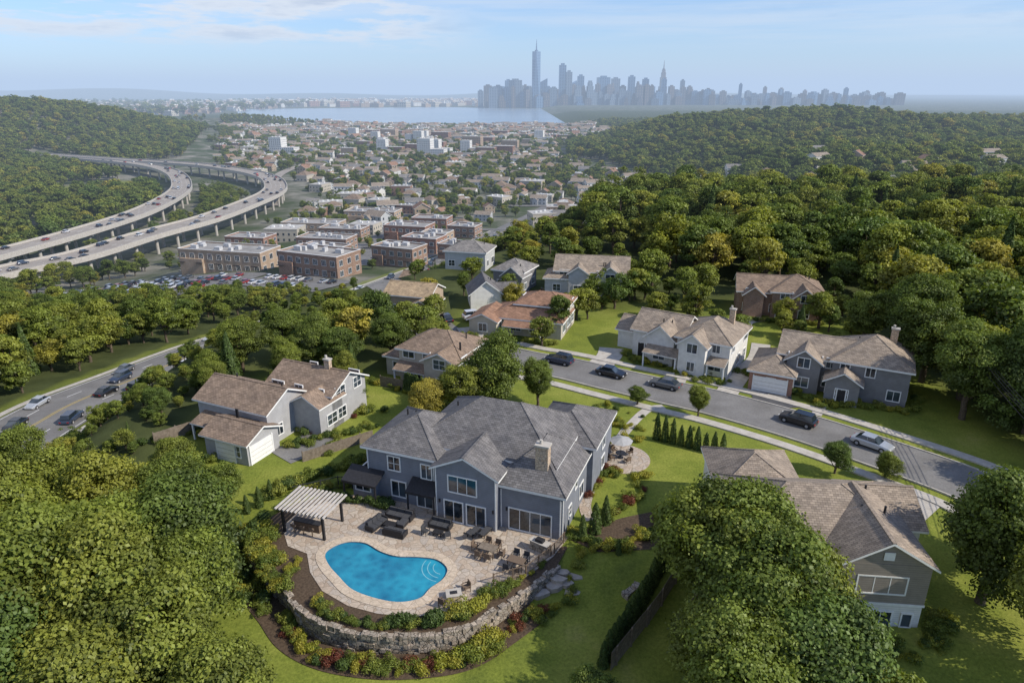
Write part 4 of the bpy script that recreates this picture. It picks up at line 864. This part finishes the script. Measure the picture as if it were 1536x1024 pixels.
# ------------------------------------------------------------------ vehicles
def carmesh(name,paint,suv=False):
    mb=MB(); hz_=.12 if suv else 0
    def loft(secs,m,cap=True):
        b=len(mb.v)
        for s in secs: mb.v+=s
        k=len(secs[0])
        for i in range(len(secs)-1):
            for j in range(k): mb.f.append((b+i*k+j,b+i*k+(j+1)%k,b+(i+1)*k+(j+1)%k,b+(i+1)*k+j)); mb.m.append(m)
        if cap: mb.f.append(tuple(b+j for j in reversed(range(k)))); mb.m.append(m); e_=b+(len(secs)-1)*k; mb.f.append(tuple(e_+j for j in range(k))); mb.m.append(m)
    st=[(-2.3,.72,.35,.62),(-2.2,.84,.26,.82+hz_),(-1.5,.91,.22,.95+hz_),(-.6,.93,.22,.97+hz_),(.7,.93,.22,.95+hz_),(1.3,.91,.22,.88+hz_),(2.1,.84,.24,.72+hz_),(2.3,.66,.34,.55+hz_)]
    loft([[(x,-w_,z0+.1),(x,-w_,z1-.16),(x,-w_*.9,z1),(x,w_*.9,z1),(x,w_,z1-.16),(x,w_,z0+.1),(x,w_*.85,z0),(x,-w_*.85,z0)] for x,w_,z0,z1 in st],0)
    zr=1.42+hz_*2; rb=-2.0 if suv else -1.75; rt=-1.75 if suv else -1.05
    lo=[(rb,-.8,.93+hz_),(1.05,-.8,.9+hz_),(1.05,.8,.9+hz_),(rb,.8,.93+hz_)]; hi=[(rt,-.63,zr-.03),(.3,-.63,zr-.03),(.3,.63,zr-.03),(rt,.63,zr-.03)]
    for i in range(4): j=(i+1)%4; mb.face([lo[i],lo[j],hi[j],hi[i]],1)
    mb.box(rt-.04,.34,-.66,.66,zr-.035,zr+.02,0)
    for y in (-.69,.69): mb.tube((-.35,y*1.1,.93+hz_),(-.4,y*.95,zr-.03),.035,.035,4,0)
    for x in (-1.4,1.42):
        for y in (-.96,.76): mb.cyl((x,y,.33),.34,.2,18,2,axis='y'); mb.cyl((x,y-.012 if y<0 else y+.012,.33),.19,.2,12,3,axis='y')
    for y in (-.62,.62):
        mb.box(2.19,2.285,y-.16,y+.16,.52+hz_,.62+hz_,4); mb.box(-2.31,-2.2,y-.16,y+.16,.62,.74,5)
    return mb.mesh(name,[paint,m_glass,m_tyre,m_hub,m_trim,m_tail])
def cp(n,c):
    m=NT(n); m.set(.25,.6,.3); m.b.inputs['Base Color'].default_value=(*c,1); m.b.inputs['Coat Weight'].default_value=.6; return m.mat
m_tyre=noisy('tyre',(.015,.015,.015),(.03,.03,.03),8); m_hub=noisy('alloy',(.25,.25,.26),(.4,.4,.41),8,.35); m_tail=noisy('tail_light',(.3,.01,.01),(.4,.02,.02),4,.3)
pc=[cp('black_paint',(.012,.013,.016)),cp('silver_paint',(.42,.44,.46)),cp('navy_paint',(.03,.045,.08)),cp('white_paint',(.65,.65,.65)),cp('grey_paint',(.12,.125,.13)),cp('red_paint',(.3,.03,.025))]
cars=[carmesh('car_body',p,s) for p,s in ((pc[0],0),(pc[1],0),(pc[2],1),(pc[3],1),(pc[4],0),(pc[5],0),(pc[3],0),(pc[0],1))]
def car(me,x,y,rz,off=.1,name='parked_car',z=None): return put(name,me,(x,y,(H(x,y) if z is None else z)+off),rz)
sd=lambda dx,dy:math.atan2(dy,dx)
car(cars[7],36.6,78.6,sd(-6.5,5.8),.12); car(cars[1],43.0,72.4,sd(-6.3,6.8)+math.pi,.12); car(cars[4],22.0,90.0,sd(-6.5,4.2),.12); car(cars[0],14.8,94.2,sd(-6.5,4.2)+math.pi,.12); car(cars[2],7.4,99.3,2.6,.12)
car(cars[0],-12.2,119,2.0,.5); car(cars[3],-7,121,.4,.3)
def path_pts(pts,n=20): return catmull([(p[0],p[1],0) for p in pts],n)
MP=path_pts(mainr,40)
def on_path(P,s,off):
    k=int(s*(len(P)-2)); t=(P[k+1]-P[k]).normalized(); n_=Vector((-t.y,t.x,0)); p=P[k]+n_*off; return p.x,p.y,math.atan2(t.y,t.x)
for y,off,ci in [(97,2,0),(100,-5,2),(107,5.2,1),(114,-2,0),(118,-5.3,7),(121,1.8,2),(126,5.2,4),(132,-5,3),(139,2,0),(146,-2,4),(152,5.4,1),(160,-5,0),(172,2,5),(190,-2,3),(198,5,0),(205,2,0),(214,-5,1),(222,5,6),(231,-2,7),(240,-5,0),(247,5,2),(255,2,1),(263,-5,6),(270,-2,5),(280,2,0),(290,5,0),(300,-2,3),(310,-5,3),(320,5,4),(330,2,6),(340,-5,1),(350,-2,0),(362,5,3),(375,-2,0)]:
    k=min(range(len(MP)),key=lambda i:abs(MP[i].y-y)); x_,y_,a=on_path(MP,k/(len(MP)-2),off); car(cars[ci],x_,y_,a+(math.pi if off>0 else 0),.18,'car')
for P,wd in ((path_pts(hwA,30),15),(path_pts(hwB,30),17)):
    for k in range(50):
        x_,y_,a=on_path(P,random.uniform(.05,.9),random.choice([-5.2,-1.7,1.7,5.2])); car(random.choice(cars),x_,y_,a,.04,'car',-30)
for r in range(5):
    for k in range(16):
        if random.random()<.7:
            u=-27+k*3.5; v=-19+r*8.5; c_,s_=math.cos(-.15),math.sin(-.15); car(random.choice(cars),-128+u*c_-v*s_,242+u*s_+v*c_,math.pi/2-.15,.28)
for r in range(2):
    for k in range(9):
        if random.random()<.8:
            u=-15+k*3.6; v=-7+r*12; c_,s_=math.cos(-.42),math.sin(-.42); car(random.choice(cars),-79+u*c_-v*s_,238+u*s_+v*c_,math.pi/2-.42,.33)
def wire(a,b_,sag):
    mb=MB(); a=Vector(a); b_=Vector(b_); p=a
    for k in range(1,25):
        t=k/24; q=a.lerp(b_,t); q.z-=sag*4*t*(1-t); mb.tube(p,q,.028,.028,4); p=q
    return mb
def pole(x,y,rz):
    e=empty('utility_pole',(x,y,H(x,y)),rz); mb=MB(); mb.cyl((0,0,-.5),.16,10.5,10,0,.1); mb.box(-1.2,1.2,-.07,.07,9.0,9.15,0); mb.box(-.9,.9,-.07,.07,8.1,8.22,0); mb.cyl((.35,0,7),.22,.8,12,1); mb.obj('pole_and_arms',[m_wood,m_hvac],e)
pole(50.5,50.5,.9); pole(59,80.5,.9)
for (ax_,ay_),(bx_,by_) in (((50.5,50.5),(59,80.5)),):
    for k,(dx,z) in enumerate(((-1.1,9.2),(0,9.2),(1.1,9.2),(-.8,8.2),(.8,8.2))):
        c_,s_=math.cos(.9),math.sin(.9); wire((ax_+dx*c_,ay_+dx*s_,z),(bx_+dx*c_,by_+dx*s_,z),.8).obj('power_line',[m_dark])
# ------------------------------------------------------------------ skyline
def gl_mat(name,c,c2,sx=.25,sz=.28):
    m=NT(name); m.set(.35,.5); sep=m.new('ShaderNodeSeparateXYZ'); m.link(m.tc.outputs['Object'],sep.inputs[0])
    a=m.math('LESS_THAN',m.math('FRACT',m.math('MULTIPLY',m.math('ADD',sep.outputs[0],sep.outputs[1]),sx/3)),.4); b_=m.math('LESS_THAN',m.math('FRACT',m.math('MULTIPLY',sep.outputs[2],sz/2)),.45)
    m.col(m.mix(m.math('MAXIMUM',a,b_),c,c2)); return m.mat
sk=[gl_mat('tower_glass_blue',(.04,.09,.17),(.15,.24,.36)),gl_mat('tower_stone',(.26,.22,.19),(.10,.10,.12)),gl_mat('tower_glass_grey',(.06,.10,.15),(.18,.22,.27)),gl_mat('tower_brick',(.20,.15,.12),(.08,.075,.08))]
Z0=-40
def tower(x,y,w_,d,h,mi,kind=0,spire=0):
    mb=MB()
    if kind==0:
        mb.box(-w_/2,w_/2,-d/2,d/2,0,h,0); mb.box(-w_/4,w_/4,-d/4,d/4,h+.01,h+h*.03+3,0)
    elif kind==1:
        z=0; ww=w_
        for k,f in enumerate((.55,.25,.13,.07)): mb.box(-ww/2,ww/2,-ww/2*d/w_,ww/2*d/w_,z,z+h*f,0); z+=h*f+.01; ww*=.74
    elif kind==2:
        lo=[(-w_/2,-d/2,0),(w_/2,-d/2,0),(w_/2,d/2,0),(-w_/2,d/2,0)]; hi=[(0,-d*.5,h),(w_*.5,0,h),(0,d*.5,h),(-w_*.5,0,h)]
        for i in range(4): j=(i+1)%4; mb.face([lo[i],lo[j],hi[i]]); mb.face([lo[j],hi[j],hi[i]])
        mb.face(hi)
    elif kind==3: mb.box(-w_/2,w_/2,-d/2,d/2,0,h*.85,0); b0=h*.85; mb.face([(-w_/2,-d/2,b0),(w_/2,-d/2,b0),(w_/2,-d/2,h),(-w_/2,-d/2,b0+1)]); mb.face([(-w_/2,-d/2,b0+1),(w_/2,-d/2,h),(w_/2,d/2,h),(-w_/2,d/2,b0+1)]); mb.box(w_/2-1,w_/2,-d/2,d/2,b0,h,0)
    if spire: mb.cyl((0,0,h),w_*.08+1,spire,8,0,.6); mb.cyl((0,0,h),w_*.2,spire*.12,10,0)
    mb.obj('skyscraper',[sk[mi]],None,(x,y,Z0),random.uniform(-.25,.25))
K=3500/1024.
def tx(px): return (px-768)*K
def th_(py): return 80+(137-py)*K
tower(tx(804),3720,42,42,th_(82),0,2,56)
tower(tx(1016),4100,40,36,th_(104),1,1,50)
for px,wp,py,mi,kd in [(762,10,121,0,0),(773,20,121,2,0),(788,9,127,1,1),(817,12,118,0,3),(843,11,100,0,0),(852,9,110,2,0),(864,12,121,0,3),(872,10,115,0,0),(884,12,122,2,1),(896,8,127,1,0),(906,18,117,0,0),(920,8,125,1,1),(931,13,118,2,0),(946,10,116,0,0),(953,8,123,1,1),(963,10,120,0,0),(972,8,130,3,0),(980,9,127,1,1),(995,8,120,0,0),(1005,8,130,3,0),(1026,8,131,1,0),(1036,7,121,2,0),(1046,10,133,3,1),(1060,9,134,1,0),(1076,8,136,2,0),(1107,5,127,0,0),(1090,9,137,1,0),(1130,7,137,2,0),(1153,5,131,1,0),(1172,6,135,0,0),(1190,6,133,3,0),(1212,5,136,1,0),(1230,8,135,2,0),(1266,6,133,0,0),(1310,6,137,1,0),(742,8,141,2,0),(732,9,142,1,0),(752,6,137,3,0),(829,8,134,3,0),(836,7,130,1,1)]:
    tower(tx(px)*random.uniform(1.0,1.03),3700+random.uniform(0,300),wp*K,wp*K*random.uniform(.7,1.1),th_(py),mi,kd)
random.seed(5)
for k in range(280):
    px=random.uniform(720,1340); top=random.uniform(138,150) if px>1060 else random.uniform(128,148); tower(tx(px),3620+random.uniform(0,500),random.uniform(18,45),random.uniform(18,40),max(12,th_(top)),random.randrange(4),random.choice([0,0,1]))
# ------------------------------------------------------------------ haze volume over the valley, its airlight put in as emission
hm=bpy.data.materials.new('emissive_haze'); hm.use_nodes=True; n_=hm.node_tree.nodes; n_.remove(n_['Principled BSDF']); dens=1.7e-4
va=n_.new('ShaderNodeVolumeAbsorption'); va.inputs['Color'].default_value=(0,0,0,1); va.inputs['Density'].default_value=dens
ve=n_.new('ShaderNodeEmission'); ve.inputs['Color'].default_value=(.50,.64,.86,1); ve.inputs['Strength'].default_value=dens  # air glows by itself, standing in for scattered sunlight
ad=n_.new('ShaderNodeAddShader'); hl=hm.node_tree.links; hl.new(va.outputs[0],ad.inputs[0]); hl.new(ve.outputs[0],ad.inputs[1]); hl.new(ad.outputs[0],n_['Material Output'].inputs['Volume'])
mb=MB(); mb.box(-18000,18000,160,25000,-60,320); mb.obj('emissive_haze_box',[hm])
# ------------------------------------------------------------------ light, sky, camera
D=Vector((.72,-.24,.60)).normalized()
sun=bpy.data.lights.new('sun','SUN'); sun.energy=5.0; sun.angle=math.radians(.5); sun.color=(1,.92,.79)
so=bpy.data.objects.new('sun',sun); scene.collection.objects.link(so); so.rotation_euler=D.to_track_quat('Z','Y').to_euler()
wd=bpy.data.worlds.new('World'); scene.world=wd; wd.use_nodes=True; N=wd.node_tree.nodes; L=wd.node_tree.links
bg=N['Background']; bg.inputs[1].default_value=.15
sky=N.new('ShaderNodeTexSky'); sky.sky_type='NISHITA'; sky.sun_disc=False; sky.sun_elevation=math.asin(D.z); sky.sun_rotation=math.atan2(D.x,D.y); sky.air_density=1.0; sky.dust_density=.3; sky.ozone_density=3
tc=N.new('ShaderNodeTexCoord'); sx=N.new('ShaderNodeSeparateXYZ'); L.new(tc.outputs['Generated'],sx.inputs[0])
def mth(op,a,b_=0):
    m=N.new('ShaderNodeMath'); m.operation=op
    for s,v_ in ((m.inputs[0],a),(m.inputs[1],b_)):
        if isinstance(v_,(int,float)): s.default_value=v_
        else: L.new(v_,s)
    return m.outputs[0]
def nz(ax_,az_,scale,detail,rg=.55,off=0):
    cb=N.new('ShaderNodeCombineXYZ'); L.new(mth('ADD',mth('MULTIPLY',sx.outputs[0],ax_),off),cb.inputs[0]); L.new(mth('MULTIPLY',sx.outputs[1],ax_*.5),cb.inputs[1]); L.new(mth('MULTIPLY',sx.outputs[2],az_),cb.inputs[2])
    q=N.new('ShaderNodeTexNoise'); q.inputs['Scale'].default_value=scale; q.inputs['Detail'].default_value=detail; q.inputs['Roughness'].default_value=rg; L.new(cb.outputs[0],q.inputs['Vector']); return q.outputs['Fac']
def rmp(f,a,b_):
    q=N.new('ShaderNodeMapRange'); q.interpolation_type='SMOOTHSTEP'; L.new(f,q.inputs[0]); q.inputs[1].default_value=a; q.inputs[2].default_value=b_; return q.outputs[0]
left=rmp(sx.outputs[0],.02,-.2)
cn=nz(3.0,17,2.0,9,.6)
cum=mth('MULTIPLY',rmp(cn,.43,.56),left)
wisp=mth('MULTIPLY',rmp(nz(1.2,22,1.2,6,.6,3.3),.46,.70),.5)
cl=mth('MAXIMUM',cum,wisp); cl=mth('MULTIPLY',cl,rmp(sx.outputs[2],.04,.07))
tm=N.new('ShaderNodeMix'); tm.data_type='RGBA'; tm.blend_type='MULTIPLY'; tm.inputs[0].default_value=1; L.new(sky.outputs[0],tm.inputs[6]); tm.inputs[7].default_value=(.70,.86,1.12,1)
cc_=N.new('ShaderNodeMix'); cc_.data_type='RGBA'; L.new(rmp(cn,.54,.70),cc_.inputs[0]); cc_.inputs[6].default_value=(5.9,5.95,6.1,1); cc_.inputs[7].default_value=(3.9,4.2,4.9,1)
mx=N.new('ShaderNodeMix'); mx.data_type='RGBA'; L.new(mth('MULTIPLY',cl,.85),mx.inputs[0]); L.new(tm.outputs[2],mx.inputs[6]); L.new(cc_.outputs[2],mx.inputs[7])
L.new(mx.outputs[2],bg.inputs[0])
cam=bpy.data.cameras.new('camera'); cam.lens=24; cam.sensor_width=36; cam.clip_end=80000; cam.clip_start=.5
c_=bpy.data.objects.new('camera',cam); scene.collection.objects.link(c_); c_.location=(0,0,40); c_.rotation_euler=(math.radians(90-20.1),0,0); scene.camera=c_
scene.view_settings.view_transform='Standard'; scene.view_settings.look='None'; scene.view_settings.exposure=0
